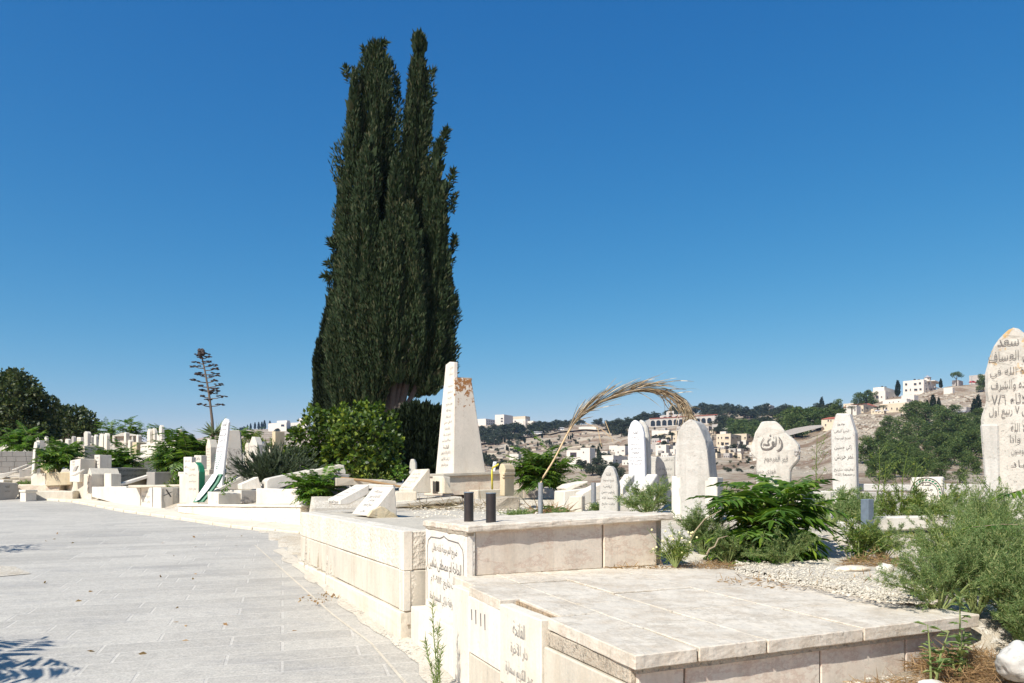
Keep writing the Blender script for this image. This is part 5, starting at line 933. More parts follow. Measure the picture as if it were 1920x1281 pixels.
for i,(A_,B_,C_,lb) in enumerate((((1288,1045,5.95),(1300,1000,5.9),(1352,957,5.9),'dry arching twig rising from the left of the big shrub'),((1325,1040,5.8),(1340,1025,5.8),(1364,1005,5.85),'short dry twig under the left leaves of the big shrub'))): 
    q=curve([(0,0)],(0,0)) if 0 else [at(*A_),at(*A_).lerp(at(*B_),.5)+V((-.01,0,.01)),at(*B_),at(*B_).lerp(at(*C_),.5)+V((-.02,0,.02)),at(*C_)]; solo('twig',MB().tube(q,[.007,.007,.006,.005,.003],6),M['twig'],lb,'twig')
m,st=weed(.32,.34,260,'ail',.06,.03,61,9); p=V((1.42,3.02,.6)); 
def leafy(lb,p,hs,mat='herb',L=.055,W=.03):
    m=MB(); st=MB(); p=V(p)
    for dx,dy,h in hs:
        c=p+V((dx,dy,h)); st.tube([p+V((dx*.3,dy*.3,0)),p.lerp(c,.5),c],[.005,.004,.002],5); n=int(h*80)
        T=NR.random(n)*.85+.15; P=np.array(p)*(1-T)[:,None]+np.array(c)*T[:,None]; D=rv(n); D[:,2]=np.abs(D[:,2])*.3+.1; Q=rv(n); m.lances(P,D,np.cross(D,[0,0,1.]),L*(.6+.6*NR.random(n)),W*(.6+.6*NR.random(n)),.25)
    t=thing('weed',lb,'weed',p); part('leaves',m,M[mat],t); part('stems',st,M['grn'],t)
leafy('leafy weed standing against the front panel at lower right',at(1748,1275,3.35),((-.02,0,.24),(.08,.02,.20),(.03,-.04,.10)),'feather'); leafy('taller leafy weed at the right corner of the slab',at(1800,1268,3.4),((0,0,.36),(.03,.02,.2),(-.05,.03,.13)),'feather')
leafy('scraggly dark weed left of the white curb end under the post',at(1610,1058,5.95),((0,0,.3),(.15,.05,.26),(-.12,.03,.28),(.22,0,.16),(-.2,0,.2)),'ail',.06,.035)
# brown dead stuff
def heap(lb,px,py,Y,w,d,h,n,mat='rust',L=.10,W=.007,z=None,name='dry_weeds'):
    c=np.array(at(px,py,Y)); c[2]=ground_z(c[0],c[1]) if z is None else z; r=np.sqrt(NR.random(n)); a=NR.random(n)*6.28; P=c+np.stack([np.cos(a)*r*w/2,np.sin(a)*r*d/2,NR.random(n)*h*(1-r*.6)],1); D=rv(n); D[:,2]*=.45; m=MB(); m.blades(P,D,L*(.4+NR.random(n)),W*(.6+.8*NR.random(n))); solo(name,m,M[mat],lb,kind='stuff')
heap('dead brown weeds at the right lower corner below the slab',1810,1225,3.55,.5,.4,.13,2800,'rust',.09,.0033,.64); heap('dry brown litter along the front panel foot',1760,1262,3.35,.8,.2,.05,1300,'rust',.07,.003,.62); heap('dead brown weeds beside the flowering weed',1330,1062,5.75,.5,.25,.07,1400,'rust',.045,.003,.885); heap('dead brown weeds below the curb end',1640,1062,5.7,.5,.25,.16,1500,'rust',.07,.0035,.87); heap('dry straw strewn across the gravel',1560,1095,4.9,1.5,.7,.02,600,'rust',.07,.006,.885); heap('dry palm litter on the concrete before the monument',880,950,12.0,1.9,.6,.06,300,'frond',.26,.012,1.16); heap('brown straw along the box foot',1180,1064,5.65,.8,.06,.015,220,'rust',.05,.006,.90); heap('dry leaves along the pavement wall',600,1085,7.6,.4,.7,.01,60,'rust',.03,.02,.40)
heap('dry brush on the right lower ground',1890,1250,3.3,.7,.4,.07,1500,'rust',.08,.003,.6)
heap('bundle of dry brown bark strips on the gravel by the palm post',1030,936,10.4,.55,.25,.07,420,'rust',.20,.012,None,'dry_bark')
st=MB(); st.tube([at(640,896,14.9),at(690,902,14.5),at(755,913,14.2)],[.02,.03,.02],6); solo('fallen_frond',st,M['rust'],'thin reddish fallen stalk lying before the glossy bush','stalk')
m=MB(); lumps(m,[(at(px,py,17.1),4.5*17.1/F) for px,py in((433,900),(428,907),(424,914),(421,921),(416,928),(411,934),(408,942),(425,902),(437,897))],5200,.055,.035,-.3); solo('ivy_trail',m,M['ail'],'dark green ivy trailing down between the wedge tombs','ivy')
m=MB(); st=MB(); r=random.Random(8)
for a in range(7): frond(m,None,at(1035,958,9.1),(math.cos(a*.9),math.sin(a*.9)*.6,.7),.22,7,.07,.25,1.2,r)
solo('ailanthus_shoot',m,M['ail'],'small drooping green shoot at the foot of the palm post','shoot')
# dry palm frond in its pipe
pf=thing('palm_frond','dry arching palm frond stuck in a grey pipe post','palm frond',at(1013,905,9)); Yp=9.0
cp=[(1013,935),(1014,905),(1040,860),(1072,800),(1105,766),(1150,743),(1200,730),(1245,735),(1280,756),(1293,779),(1296,793)]
def cr(P,t):
    k=min(int(t),len(P)-2); f=t-k; p0,p1,p2,p3=(P[min(max(k+j,0),len(P)-1)] for j in(-1,0,1,2)); return .5*((2*p1)+(p2-p0)*f+(2*p0-5*p1+4*p2-p3)*f*f+(3*p1-p0-3*p2+p3)*f**3)
CP=[at(x,y,Yp+.25*math.sin(i*.3)) for i,(x,y) in enumerate(cp)]; sp=[cr(CP,i*.25) for i in range(41)]
st=MB().tube(sp,[.013-.011*i/40 for i in range(41)],8); part('stalk',st,M['rachis'],pf,True); m=MB(); ft=MB(); r=random.Random(2)
def strip(mb,pts,w,tw):
    for i in range(len(pts)-1):
        d=(pts[i+1]-pts[i]).normalized(); s=d.cross(tw).normalized(); w0,w1=(w*math.sin(math.pi*min(.97,(j+.6)/(len(pts)-.2)))+.001 for j in(i,i+1)); mb.arr.append((np.array([tuple(v) for v in(pts[i]-s*w0,pts[i]+s*w0,pts[i+1]+s*w1,pts[i+1]-s*w1)]),4))
for i in range(330):
    t=r.uniform(2.6,9.3); b=cr(CP,t); L=r.uniform(.28,.58)*(1-.35*abs(t-6)/4); stray=r.random()<.12; u=V(rv(1)[0]); dev=(.15 if not stray else .55); pts=[b+u*.012]; k=7
    for j in range(1,k+1):
        tt=min(9.98,t+L*j/k*(3.9 if not stray else 3.0)); q=cr(CP,tt) if tt<9.9 else CP[-1]+V((.01*(j),0,-.03*j)); grav=V((0,0,-.05*(j/k)**2 if t>6 else .035*(j/k))); pts.append(q+u*dev*(j/k)*L+grav+V((0,0,(0.05 if u.z>0 else -.03)*(j/k))))
    strip(m,pts,r.uniform(.0022,.0052),V(rv(1)[0]))
for i in range(48):
    b=cr(CP,r.uniform(6.6,9.6)); k=6; u=V((r.uniform(-.3,1.0),r.uniform(-.3,.3),-1)).normalized(); L=r.uniform(.15,.4); strip(m,[b+u*L*j/k+V((.03*math.sin(j),0,0))*.5 for j in range(k+1)],r.uniform(.0022,.005),V(rv(1)[0]))
part('leaflets',m,M['frond'],pf)
sp2=MB(); 
for a,b in(((1097,793),(1128,805)),((1128,805),(1145,820)),((1135,790),(1150,830)),((1120,800),(1128,838))): sp2.tube([at(*a,9.1),at(*b,9.1)],[.005,.003],5)
part('loose_strand',sp2,M['rachis'],pf)
# agave stalk
ag=thing('agave','tall dead agave flower stalk with flat seed clusters rising over the left graves','agave',at(400,880,24)); Ya=24; st=MB(); pod=MB(); sp=[at(401,860,Ya),at(398,790,Ya),at(392,740,Ya),at(385,700,Ya),at(379,672,Ya),at(377,660,Ya)]; st.tube(sp,[.06,.045,.035,.027,.02,.011],8)
def ay(py): 
    k=interp(py,[(660,377),(672,379),(700,385),(740,392),(790,398)]); return at(k,py,Ya)
r=random.Random(6)
for side_,py,ln in((1,757,14),(-1,758,12),(1,743,18),(-1,741,14),(1,731,9),(-1,730,10),(1,722,22),(-1,721,18),(1,713,14),(-1,713,18),(1,704,12),(-1,702,10),(1,698,14),(-1,697,18),(1,690,14),(-1,686,14),(1,683,13),(-1,678,10),(1,677,7),(-1,668,7),(1,668,8),(-1,664,5),(1,662,5),(1,735,5),(-1,748,4),(1,728,12)):
    b=ay(py+5); yaw=r.uniform(-.6,.6); d=V((side_*math.cos(yaw),math.sin(yaw),0)); e=b+d*(ln*1.3*Ya/F)+V((0,0,.06)); st.tube([b,b.lerp(e,.6)+V((0,0,-.02)),e],[.018,.013,.009],5); pod=MB()
    for j in range(9): q=e+d*r.uniform(-.14,.12)+V((0,r.uniform(-.09,.09),r.uniform(-.02,.03))); pod.blob(q,.038,1,.5,2,j,(1.4,1.4,.5))
    part('seed_cluster',pod,M['pod'],ag)
pod=MB()
for j in range(22): pod.blob(at(378,661,Ya)+V((r.uniform(-.08,.08),r.uniform(-.08,.08),r.uniform(-.1,.08))),.05,1,.4,2,j)
part('stalk',st,M['agave'],ag,True); part('seed_cluster',pod,M['pod'],ag)
m=MB(); n=60; a=NR.random(n)*6.28; e=NR.random(n)*1.2; P=np.tile(np.array(at(403,815,Ya)),(n,1))+rv(n)*.05; D=np.stack([np.cos(a)*np.cos(e),np.sin(a)*np.cos(e),np.sin(e)],1); m.blades(P,D,.35+.35*NR.random(n),.07); part('leaf_rosette',m,M['agleaf'],ag)
m=MB(); lumps(m,[(at(403,850,24.3),.5),(at(408,835,24.2),.4),(at(396,865,24.2),.45)],160,.28,.07,-.2); part('dead_leaves',m,M['straw'],ag)
# stones on the gravel
def rock(lb,px,py,Y,r_,sq,sd,z=None,mat='white',name='rock'):
    c=at(px,py,Y); m=MB().blob(c,r_,4,.22,1.3,sd,sq); solo(name,m,M[mat],lb,'rock',smooth=True)
rock('round pale boulder at the lower right edge',1912,1242,3.25,.085,(1,1,.95),5,mat='weather'); rock('flat white rock slab under the curb end weeds',1600,1068,5.35,.075,(1.6,.8,.4),7,mat='lid'); rock('brown elongated stone on the gravel',1555,1095,4.85,.07,(1.6,.5,.3),3,mat='pink'); rock('small angular white stone right of the flat rock',1660,1068,5.3,.055,(1.2,.8,.7),12); rock('white stone at the ivy foot behind the terrace coping',411,941,17.1,.07,(1,1,1),14); rock('pale fallen slab stone at right below the weeds',1745,1283,3.1,.035,(1.4,.8,.5),17,mat='lid')
gv=lambda:(lambda s,t:(lid(s,t).x,lid(s,t).y,.895+.012*rnd.random()))(rnd.uniform(.52,1.5),rnd.uniform(.55,1.25))
def gpos():
    while 1:
        px,py=rnd.uniform(1380,1760),rnd.uniform(1052,1135)
        if py>1062+(px-1380)*.06 and py<1078+(px-1380)*.20: break
        if py<1075 and px<1560: break
    Y=.6*F/(py-HY); p=at(px,py,Y); return (p.x,p.y,.906+rnd.uniform(0,.010))
scatter('gravel','white limestone gravel spilling over the back corner of the slab',gpos,7000,.0055,M['cream'])
gp=MB(); P=[(1375,1066),(1420,1072),(1500,1089),(1600,1110),(1690,1127),(1735,1132),(1770,1100),(1790,1060),(1600,1030),(1400,1040)]
top=[]
for px,py in P: q=at(px,py,.6*F/(py-HY)); top.append(q+V((0,0,.004)))
cen=sum(top,V())/len(top)+V((0,0,.008)); gp.add(top+[t.lerp(cen,.5)+V((0,0,.004)) for t in top]+[cen],[(i,(i+1)%10,10+(i+1)%10,10+i) for i in range(10)]+[(10+i,10+(i+1)%10,20) for i in range(10)]); solo('gravel_bed',gp,M['grit'],'sandy rubble bank lying over the back of the slab',kind='structure',smooth=True)
scatter('pebbles','scattered pebbles and crumbs on the ground below the slab',lambda:(lambda p:(p.x,p.y,ground_z(p.x,p.y)))(at(rnd.uniform(1500,1930),1000,rnd.uniform(3.0,3.7))),400,.012,M['white'])
scatter('debris','stone chips strewn before the monument',lambda:(lambda p:(p.x,p.y,max(1.142,ground_z(p.x,p.y))))(at(rnd.uniform(770,1150),1000,rnd.uniform(8.5,12.6))),700,.011,M['cream'])
def rl():
    Y=rnd.uniform(5,14); p=at(rnd.uniform(60,560),1000,Y); return (min(p.x,wall_x(Y)-.1),Y,road_z(Y)+.003)
ml=MB()
for i in range(26): q=np.array(rl()); ml.blades([q],rv(1)*np.array([1,1,.15]),.06,.035)
solo('leaf_litter',ml,M['rust'],'few dry leaves and scraps on the lane',kind='stuff')
# palm and shrub left of the picture: only their shade falls in
pt=thing('palm_tree','low palm outside the left edge whose fronds shade the lane','palm',(-5.2,3.4,.15)); m=MB(); st=MB(); st.tube([(-5.2,3.4,.1),(-5.25,3.42,1.2),(-5.2,3.4,2.2)],[.16,.14,.12],10); r=random.Random(3)
for i in range(14):
    a=i*.45; d=np.array([math.cos(a),math.sin(a)*.9,r.uniform(.2,.8)]); frond(m,None,(-5.2,3.4,2.2),d,r.uniform(.95,1.4),15,.36,.17,1.1,r)
part('fronds',m,M['ail'],pt); part('trunk',st,M['bark'],pt)
m=MB(); lumps(m,[((-8.05,10.9,1.15),.55),((-8.1,10.9,.8),.58),((-8.7,10.7,.95),.65),((-8.3,10.8,1.5),.45)],500,.1,.07); sb=solo('round_shrub',m,M['broad'],'dense round shrub just outside the left edge by the dirt bed','shrub')
# ---------------------------------------------------------------- across the valley
def proto_tree(name,cl,H,n,L,W,mat,trunk,cat,br=()):
    t=thing(name,None,cat,(0,-400,-60)); m=MB(); m2=MB(); o=V((0,-400,-60)); lumps(m,[(V(c)+o,r) for c,r in cl],n,L,W,.2,.5); part('crown',m,M[mat],t)
    m2.tube([o,o+V((.1,0,trunk*.5)),o+V((0,0,trunk))],[.22,.17,.1],6)
    for c,_ in br or cl[:4]: m2.tube([o+V((0,0,trunk*.6)),V(c)+o],[.1,.05],4)
    part('trunk',m2,M['dark_bark'],t); return t,H
r=random.Random(21)
def blobs(n,w,z0,z1,r0,r1,top=.5): return [((r.uniform(-w,w)*(1-top*(i/n)),r.uniform(-w,w)*(1-top*(i/n)),lerp(z0,z1,i/n)+r.uniform(-.4,.4)),r.uniform(r0,r1)*(1-.35*i/n)) for i in range(n)]
PINE=[proto_tree('pine_tree',blobs(20,2.3,1.3,6.8,.8,1.4),7.6,190,.45,.17,'pine',4.5,'pine') for _ in range(3)]
BROAD=[proto_tree('evergreen_tree',blobs(14,2.9,2.0,6.2,1.1,1.7,.6),7.2,120,.6,.28,'pine2',4,'tree') for _ in range(3)]
UMB=proto_tree('umbrella_pine',[((x,y,5.6+.5*math.cos(x)),.9) for x,y in((-2.3,0),(-1.2,.8),(0,0),(1.2,-.6),(2.3,.3),(.4,1.2),(-.6,-1.1),(3.1,-.2))]+[((-2.0,.2,4.6),.45)]+[((.2,0,6.5),.7),((1.6,.1,5.0),.5)],7.2,190,.4,.18,'pine',5.2,'pine')
OLIVE=proto_tree('olive_tree',blobs(8,1.4,1.4,3.4,.7,1.1),4,130,.4,.16,'olive',2,'olive tree')
m=MB(); t=thing('cypress_tree',None,'cypress',(0,-400,-60)); plume(m,(0,-400,-59.6),(0,-400,-52),1.0,1500,.7,.24,[(0,.5),(.2,1),(.6,.8),(1,.06)],3,.25); part('crown',m,M['cyp2'],t); part('trunk',MB().tube([(0,-400,-60),(0,-400,-58)],[.15,.1],6),M['dark_bark'],t); CYP=(t,8.0)
m=MB(); t=thing('palm_tree',None,'palm',(0,-400,-60)); st=MB().tube([(0,-400,-60),(.1,-400,-58),(0,-400,-55.6)],[.25,.2,.18],7)
for i in range(26): a=i*.62; frond(m,None,(0,-400,-55.6),(math.cos(a),math.sin(a),r.uniform(-.2,1)),1.9,10,.55,.16,1.5,r)
part('crown',m,M['olive'],t); part('trunk',st,M['bark'],t); PALM=(t,6.2)
used=set()
def tree(pr,px,py,h,lb,group,wide=1,Y=None):
    root,H=pr
    if Y is None: p=on_hill(px,py)
    else: p=at(px,py,Y)
    k=h*p.y/F/H; p.z-=.15*k; q=(k*wide,k*wide,k); rz=r.uniform(0,6.28)
    if root.name not in used: used.add(root.name); root.location=p; root.rotation_euler=(0,0,rz); root.scale=q; root['label']=lb; root['group']=group; return root
    return clone(root,p,rz,q,lb,group)
def pick(L): return L[r.randrange(len(L))]
GR='pines on the slope behind the right gravestones'
for i in range(26): tree(pick(PINE),(gx:=r.uniform(1650,1835)),interp(gx,[(1650,r.uniform(850,895)),(1835,r.uniform(795,895))]),r.uniform(26,44),'dark green pine on the sunny slope between the narrow and the very tall gravestones',GR,1.35)
for px,py,h in((1632,870,58),(1655,840,40),(1668,812,36),(1690,835,50),(1700,868,46),(1640,895,44),(1678,896,46),(1706,800,50),(1735,797,48),(1722,830,52),(1748,835,50),(1775,812,52),(1795,830,56),(1762,868,60),(1790,872,50),(1815,862,60),(1730,897,50),(1765,900,36),(1812,840,48),(1830,800,36),(1836,850,44),(1712,900,40),(1760,788,32),(1826,890,36),(1650,880,44),(1690,890,40),(1785,795,36),(1742,880,30),(1815,820,40),(1660,905,34),(1800,905,30)):
    tree(pick(PINE),px,py,h,'dark green pine on the sunny slope between the narrow and the very tall gravestones',GR,1.3)
for px,py,h,lb in((1683,742,30,'pointed cypress between the two white hillside houses'),(1749,775,36,'dark cypress above the pine grove, largest of three'),(1738,776,26,'slim cypress left of the largest one above the grove'),(1760,770,22,'small cypress right of the largest one above the grove'),(1827,782,34,'left dark cypress beside the long low hillside building'),(1834,780,38,'right dark cypress beside the long low hillside building'),(1764,725,18,'tiny cypress right of the white house with the tower'),(1541,772,30,'pointed cypress on the skyline left of the narrow gravestone'),(1533,775,20,'smaller skyline cypress next to the pointed one')): tree(CYP,px,py,h,lb,None,1.15)
tree(UMB,1793,722,28,'flat-topped umbrella pine alone on the hill crest',None,1.1)
for px,py,h,lb in((1612,758,32,'skyline pine with tiered crown left of the hillside houses'),(1625,752,34,'skyline pine right behind the tiered one'),(1642,742,24,'skyline pine behind the red-roofed house'),(1632,744,26,'skyline pine left of the white stepped house'),(1568,785,42,'tall dark pine on the skyline above the small red roof'),(1844,735,36,'dark tree top peeking beside the very tall gravestone')): tree(pick(PINE),px,py,h,lb,None,1.1)
for px,py,h,lb in((1656,775,22,'left palm before the red-roofed house'),(1645,776,18,'bushy palm left of the first one before the red-roofed house'),(1597,778,24,'palm at the left end of the hillside houses')): tree(PALM,px,py,h,lb,None,1.4)
RG='dark trees covering the ridge'
L1='dark tree on the wooded ridge behind the rounded and broken gravestones'
for px in range(1330,1570,13):
    top=interp(px,[(1330,775),(1400,782),(1480,782),(1560,778)])
    tree(pick(BROAD),px+r.uniform(-4,4),top+r.uniform(-2,4),r.uniform(18,25),L1,RG,1.9)
for k in range(70):
    px=r.uniform(1345,1500); py=r.uniform(785,822); tree(pick(BROAD+BROAD+PINE[:1]) if py>800 else pick(BROAD+[OLIVE,OLIVE]),px,py,r.uniform(15,24) if py>800 else r.uniform(7,12),L1,RG,1.7)
for px,py,h in((1478,812,52),(1500,815,58),(1520,812,54),(1542,806,44),(1555,800,34),(1490,822,48),(1392,825,42),(1412,828,40),(1428,830,42),(1375,815,34),(1445,826,38)): tree(pick(PINE),px,py,h,'large dark pine among the houses between the broken and the narrow gravestones','large pines above the hillside houses',1.5)
L2='small tree on the ridge left of the arched building'
for px,py,h in((1075,795,14),(1090,797,12),(1122,799,16),(1140,802,14),(1150,806,18),(1162,806,22),(1172,812,26),(1182,806,24),(1190,802,22),(1148,818,16),(1165,822,18),(1212,792,20),(1230,790,18),(1196,793,14),(1265,782,22),(1285,778,18),(1300,780,20),(1318,778,24),(1330,782,22),(1208,788,16),(1255,778,18),(1345,790,26)): tree(pick(BROAD),px,py,h,L2,'trees on the ridge left of the arched building',1.6)
for px,py,h,lb in((1196,783,13,'tiny pointed tree above the bright white gravestone'),(1214,782,14,'thin skyline tree left of the arched building')): tree(CYP,px,py,h,lb,None)
L3='dark tree below the long pale institute on the far ridge'
for px,py,h in((903,812,14),(912,822,20),(930,815,22),(942,818,24),(955,818,26),(965,816,24),(975,815,20),(925,826,18),(945,830,18),(960,828,18),(908,832,18),(980,822,14),(995,812,16),(1005,808,18),(1015,806,18),(1025,806,18),(1035,805,17),(1045,803,16),(1057,806,18),(1020,814,16),(1040,812,14),(1000,818,14),(1012,816,16),(990,822,14),(972,828,14),(900,824,18),(935,834,12),(1062,800,12),(918,834,14),(955,836,12)): tree(pick(BROAD),px,py,h,L3,'trees under the far institute',1.7)
for i in range(42):
    px=r.uniform(900,1150); py=interp(px,[(900,832),(1060,812),(1150,825)])+r.uniform(3,36); tree(CYP if r.random()<.5 else OLIVE,px,py,r.uniform(6,11),'tiny young tree on the terraced brown slope behind the palm frond','young trees on the terraced slope',1.2)
for px,py,h in((900,868,22),(912,874,24),(925,880,22),(938,885,20),(1122,875,22),(1090,885,24),(1110,892,26),(1135,895,28),(1150,888,24),(1160,898,24),(1128,862,18),(1245,843,18),(1228,830,14),(1240,828,14),(1252,832,14),(1232,843,12),(1258,822,12),(1375,845,14),(1392,846,16),(1386,832,12),(1355,830,10),(1345,815,10)): tree(pick(BROAD),px,py,h,'bushy tree among the white houses in the valley','trees among the valley houses',1.4)
tree(CYP,1122,862,24,'slim pointed tree between the valley houses',None,1)
for px,py,h in((640,806,9),(470,806,12),(478,806,13),(485,806,14),(491,807,15),(496,806,17),(464,806,10),(506,806,17)): tree(CYP,px,py,h,'cypress in the little row left of the far pale building','cypress row by the far pale building',1.1)
for px,py,h,lb in((557,790,12,'tree standing above the far pale building, left'),(567,790,15,'tree standing above the far pale building, right'),(548,808,12,'dark bush at the foot of the far pale building'),(455,812,14,'tree left of the distant cypress row'),(520,815,12,'scrub tree under the far pale building'),(590,812,14,'scrub tree right of the far pale building')): tree(pick(BROAD),px,py,h,lb,None,1.4)
# houses
def house(lb,l,e,rr_,t,b,th=40,mat='house',win=(),swin=(),roof=None,Y=None,name='house',tanks=0,depth=None,ext=()):
    th=max(th,math.degrees(math.atan((rr_-CX)/F))+16); Y=Y or hill_y(e,b); pl=Plane(e,Y,fdir(th)); ps=Plane(e,Y,sdir(th)); h=thing(name,lb,'house' if name=='house' else name.replace('_',' '),pl.pt(e,b))
    A_,B_=pl.pt(l,b),pl.pt(e,b); C_=ps.pt(rr_,b) if rr_>e else B_+V((*sdir(th),0))*(depth or 8); D_=A_+C_-B_; H=(b-t)*Y/F
    z0=V((0,0,-1.5)); zb=B_.z
    fl=[V((q.x,q.y,zb)) for q in(A_,B_,C_,D_)]; part('wall',MB().hexa([q+z0 for q in fl],[q+V((0,0,H)) for q in fl],.06),M[mat],h)
    cen=sum(fl,V())/4; par=MB()
    for i in range(4):
        p,q=fl[i]+V((0,0,H)),fl[(i+1)%4]+V((0,0,H)); inn=(cen-fl[i]).normalized()*.3; inn2=(cen-fl[(i+1)%4]).normalized()*.3; inn.z=inn2.z=0
        if roof is None: par.hexa([p,q,q+inn2,p+inn],[x+V((0,0,.45)) for x in(p,q,q+inn2,p+inn)],.03)
    if roof is None: part('parapet',par,M[mat],h)
    else:
        o=[f+(f-cen)*.06+V((0,0,H)) for f in fl]; rid=[(o[0]+o[3])/2+V((0,0,roof[1]*Y/F)),(o[1]+o[2])/2+V((0,0,roof[1]*Y/F))]; 
        k=.28; rid=[rid[0].lerp(rid[1],k),rid[1].lerp(rid[0],k)]; m=MB(); m.add(o+rid,[(0,1,5,4),(2,3,4,5),(1,2,5),(3,0,4),(3,2,1,0)]); part('roof',m,M[roof[0]],h)
    def wins(P,L):
        for (x,y,w,hh) in L:
            w0=MB().prism([P.pt(*q)+P.n*.06 for q in((x-w/2,y+hh/2),(x+w/2,y+hh/2),(x+w/2,y-hh/2),(x-w/2,y-hh/2))],-P.n*.1,0); wo=part('window',w0,M['glass'],h)
            part('sill',MB().prism([P.pt(*q)+P.n*.16 for q in((x-w*.6,y+hh/2+hh*.14),(x+w*.6,y+hh/2+hh*.14),(x+w*.6,y+hh/2),(x-w*.6,y+hh/2))],-P.n*.2,0),M[mat],wo)
    wins(pl,win); wins(ps,swin)
    for i in range(tanks):
        q=cen.lerp(fl[0],.3-.25*i)+V((0,0,H)); tk=MB().tube([q+V((0,0,.7)),q+V((0,0,2.0))],.55,10); tk.tube([q,q+V((0,0,.75))],.12,5); part('water_tank',tk,M['tank'],h)
    for (nm,mt,which,pts,dp,offn) in ext:
        P=pl if which=='f' else ps; part(nm,MB().prism([P.pt(*q)+P.n*offn for q in pts],-P.n*dp,.02),M[mt],h)
    return h
def grid(x0,x1,nx_,y0,y1,ny,w,h): return [(lerp(x0,x1,i/max(1,nx_-1)),lerp(y0,y1,j/max(1,ny-1)),w,h) for j in range(ny) for i in range(nx_)]
hm=house('white three-storey hillside house with a small pointed tower and side veranda',1693,1732,1755,713,737,38,'house',[(1699,721,4,4),(1716,720.5,5,4),(1725,719,4,4),(1699,732,4,3.5),(1707,731,2,4),(1717,731,6,4),(1726,730,4,3.5)],[(1736,719,2,4),(1742,719,2,4.5),(1737,730,2,4),(1743.5,730.5,1.6,4),(1747,730,2.5,4)],tanks=3,
 ext=[('base_storey','house2','f',((1714,742),(1732,741),(1732,736),(1714,737)),5,-.8),('veranda_roof','house','s',((1745,715),(1759,720),(1759,718.5),(1745,713.5)),3,2.2),('veranda_post','house','s',((1756,739),(1758.5,739),(1757,719),(1755,719)),.6,2.4),('veranda_rail','house','s',((1745,727),(1757,731.5),(1757,730),(1745,725.5)),.5,2.2)])
p=at(1739,712,hill_y(1732,737)+5); k=p.y/F; o=MB().lathe(p-V((0,0,1)),[(6*k,0),(6*k,1+3.5*k)],8); part('tower',o,M['house'],hm); part('tower_roof',MB().lathe(p+V((0,0,3.5*k)),[(7.3*k,0),(4*k,1.8*k),(.2*k,5*k)],8),M['roofg'],hm)
o=MB(); 
for dx in(-2,1.5): o.box(tuple(p+V((dx*k,-6*k,1.0*k))),(1.6*k,.5,2*k),0,0)
part('tower_window',o,M['glass'],hm)
house('white stepped hillside house with roof tanks, left of the tall cypress',1632,1660,1681,734,752,38,'house',[(1646,736.5,2,2),(1640,739,3,1.5),(1645,745,5,6),(1653,744.5,2.5,2.5)],[(1664,745,2,2.5),(1675,745,2,2.5)]); house('upper block with tanks behind the white stepped house',1637,1658,1685,727,742,38,'house',[],[],tanks=2,Y=hill_y(1660,752)+8)
house('pale house with a red hipped roof above the parked white cars',1597,1619,1650,757,773,30,'house2',[(1616,757.5,2.5,2),(1609,760,2,2)],[(1624,757.5,3,1.6),(1626,766,3,4)],roof=('tile',5))
house('cream house wing with white gable left of the red-roofed one',1586,1606,1614,762,777,30,'house',[(1603,769,2,3)],[(1617,769,2,4)]); house('small red-roofed house low on the hill beside the narrow gravestone',1540,1566,1580,785,800,30,'house2',[(1553,789,2.5,3),(1558,789,2,3),(1548,797,2.5,3)],[],roof=('tile',5))
house('tiny red roof between pines above the palms',1580,1592,1598,764,770,30,'house',[],[],roof=('tile',4)); house('white terrace building under the tower house',1690,1714,1722,742,754,38,'house',[(1696,750,2,2),(1705,749,2,2)],[]); house('long cream building below the white stepped house, small square windows',1650,1697,1712,757,773,20,'house2',[(1662,766,3,3),(1672,766,2,3),(1682,767,2.5,5),(1690,766,2,3)],[],Y=hill_y(1690,773)+1); house('low white wall-like building stepping up left of the tower house',1655,1700,1712,749,758,20,'house',[(1675,754,2,1.5),(1685,753,2,1.5),(1668,755,2,1.5)],[])
house('small white shed on the slope right of the tower house',1769,1786,1790,728,738,20,'house'); house('long low hillside building with blue-grey roof edge above the grove',1777,1812,1834,765,777,14,'house3',[],[(1818,773,2.5,5)],ext=[('awning','roofg','f',((1790,775),(1812,773),(1812,770),(1790,772)),1.5,1.0)]); house('pale boulder-like block house under the umbrella pine',1785,1797,1806,714,722,30,'house3')
house('pale retaining house top at the hill crest behind the red car',1817,1850,1862,703,716,10,'house3',Y=hill_y(1830,717)+14,name='retaining_wall')
gstone('long grey stone wall rising over the bare slope, left of the narrow gravestone',[(1472,817),(1545,800),(1540,797),(1520,798),(1490,803),(1472,808)],hill_y(1500,816)*.93,10,1,'grey',cat='wall',name='stone_wall')
# arched building
Y=hill_y(1218,801); pl=Plane(1218,Y,(1,.25)); pn=pl.n; ab=thing('arched_building','long white building with a row of tall arches and stepped arched gable','building',pl.pt(1280,801))
body=MB(); body.prism([pl.pt(*q) for q in((1218,806),(1345,802),(1345,777.5),(1218,785.5))],V((0,14,0)),.05); body.prism([pl.pt(*q)-pn*.3 for q in((1241,785),(1275,783),(1275,777),(1264,777),(1264,770.5),(1253,771),(1253,778),(1241,779))],V((0,6,0)),.05); part('wall',body,M['house'],ab)
part('roof_edge',MB().prism([pl.pt(*q)+pn*.3 for q in((1218,785.8),(1345,778),(1345,776.8),(1218,784.6))],V((0,2,0)),0),M['tile'],ab); part('side_wall',MB().prism([pl.pt(*q)+pn*.05 for q in((1345,795),(1354,796),(1353,780),(1345,778))],V((0,10,0)),.02),M['house3'],ab)
def arch_win(cx,w,t,b,par,mt='glass'):
    a=[(cx-w/2,b),(cx+w/2,b)]+[(cx+w/2*math.cos(u),t+w/2*.9-w/2*.9*math.sin(u)) for u in [math.pi*i/8 for i in range(9)]]; part('arch',MB().prism([pl.pt(*q)+pn*.12 for q in a],-pn*.2,0),M[mt],par)
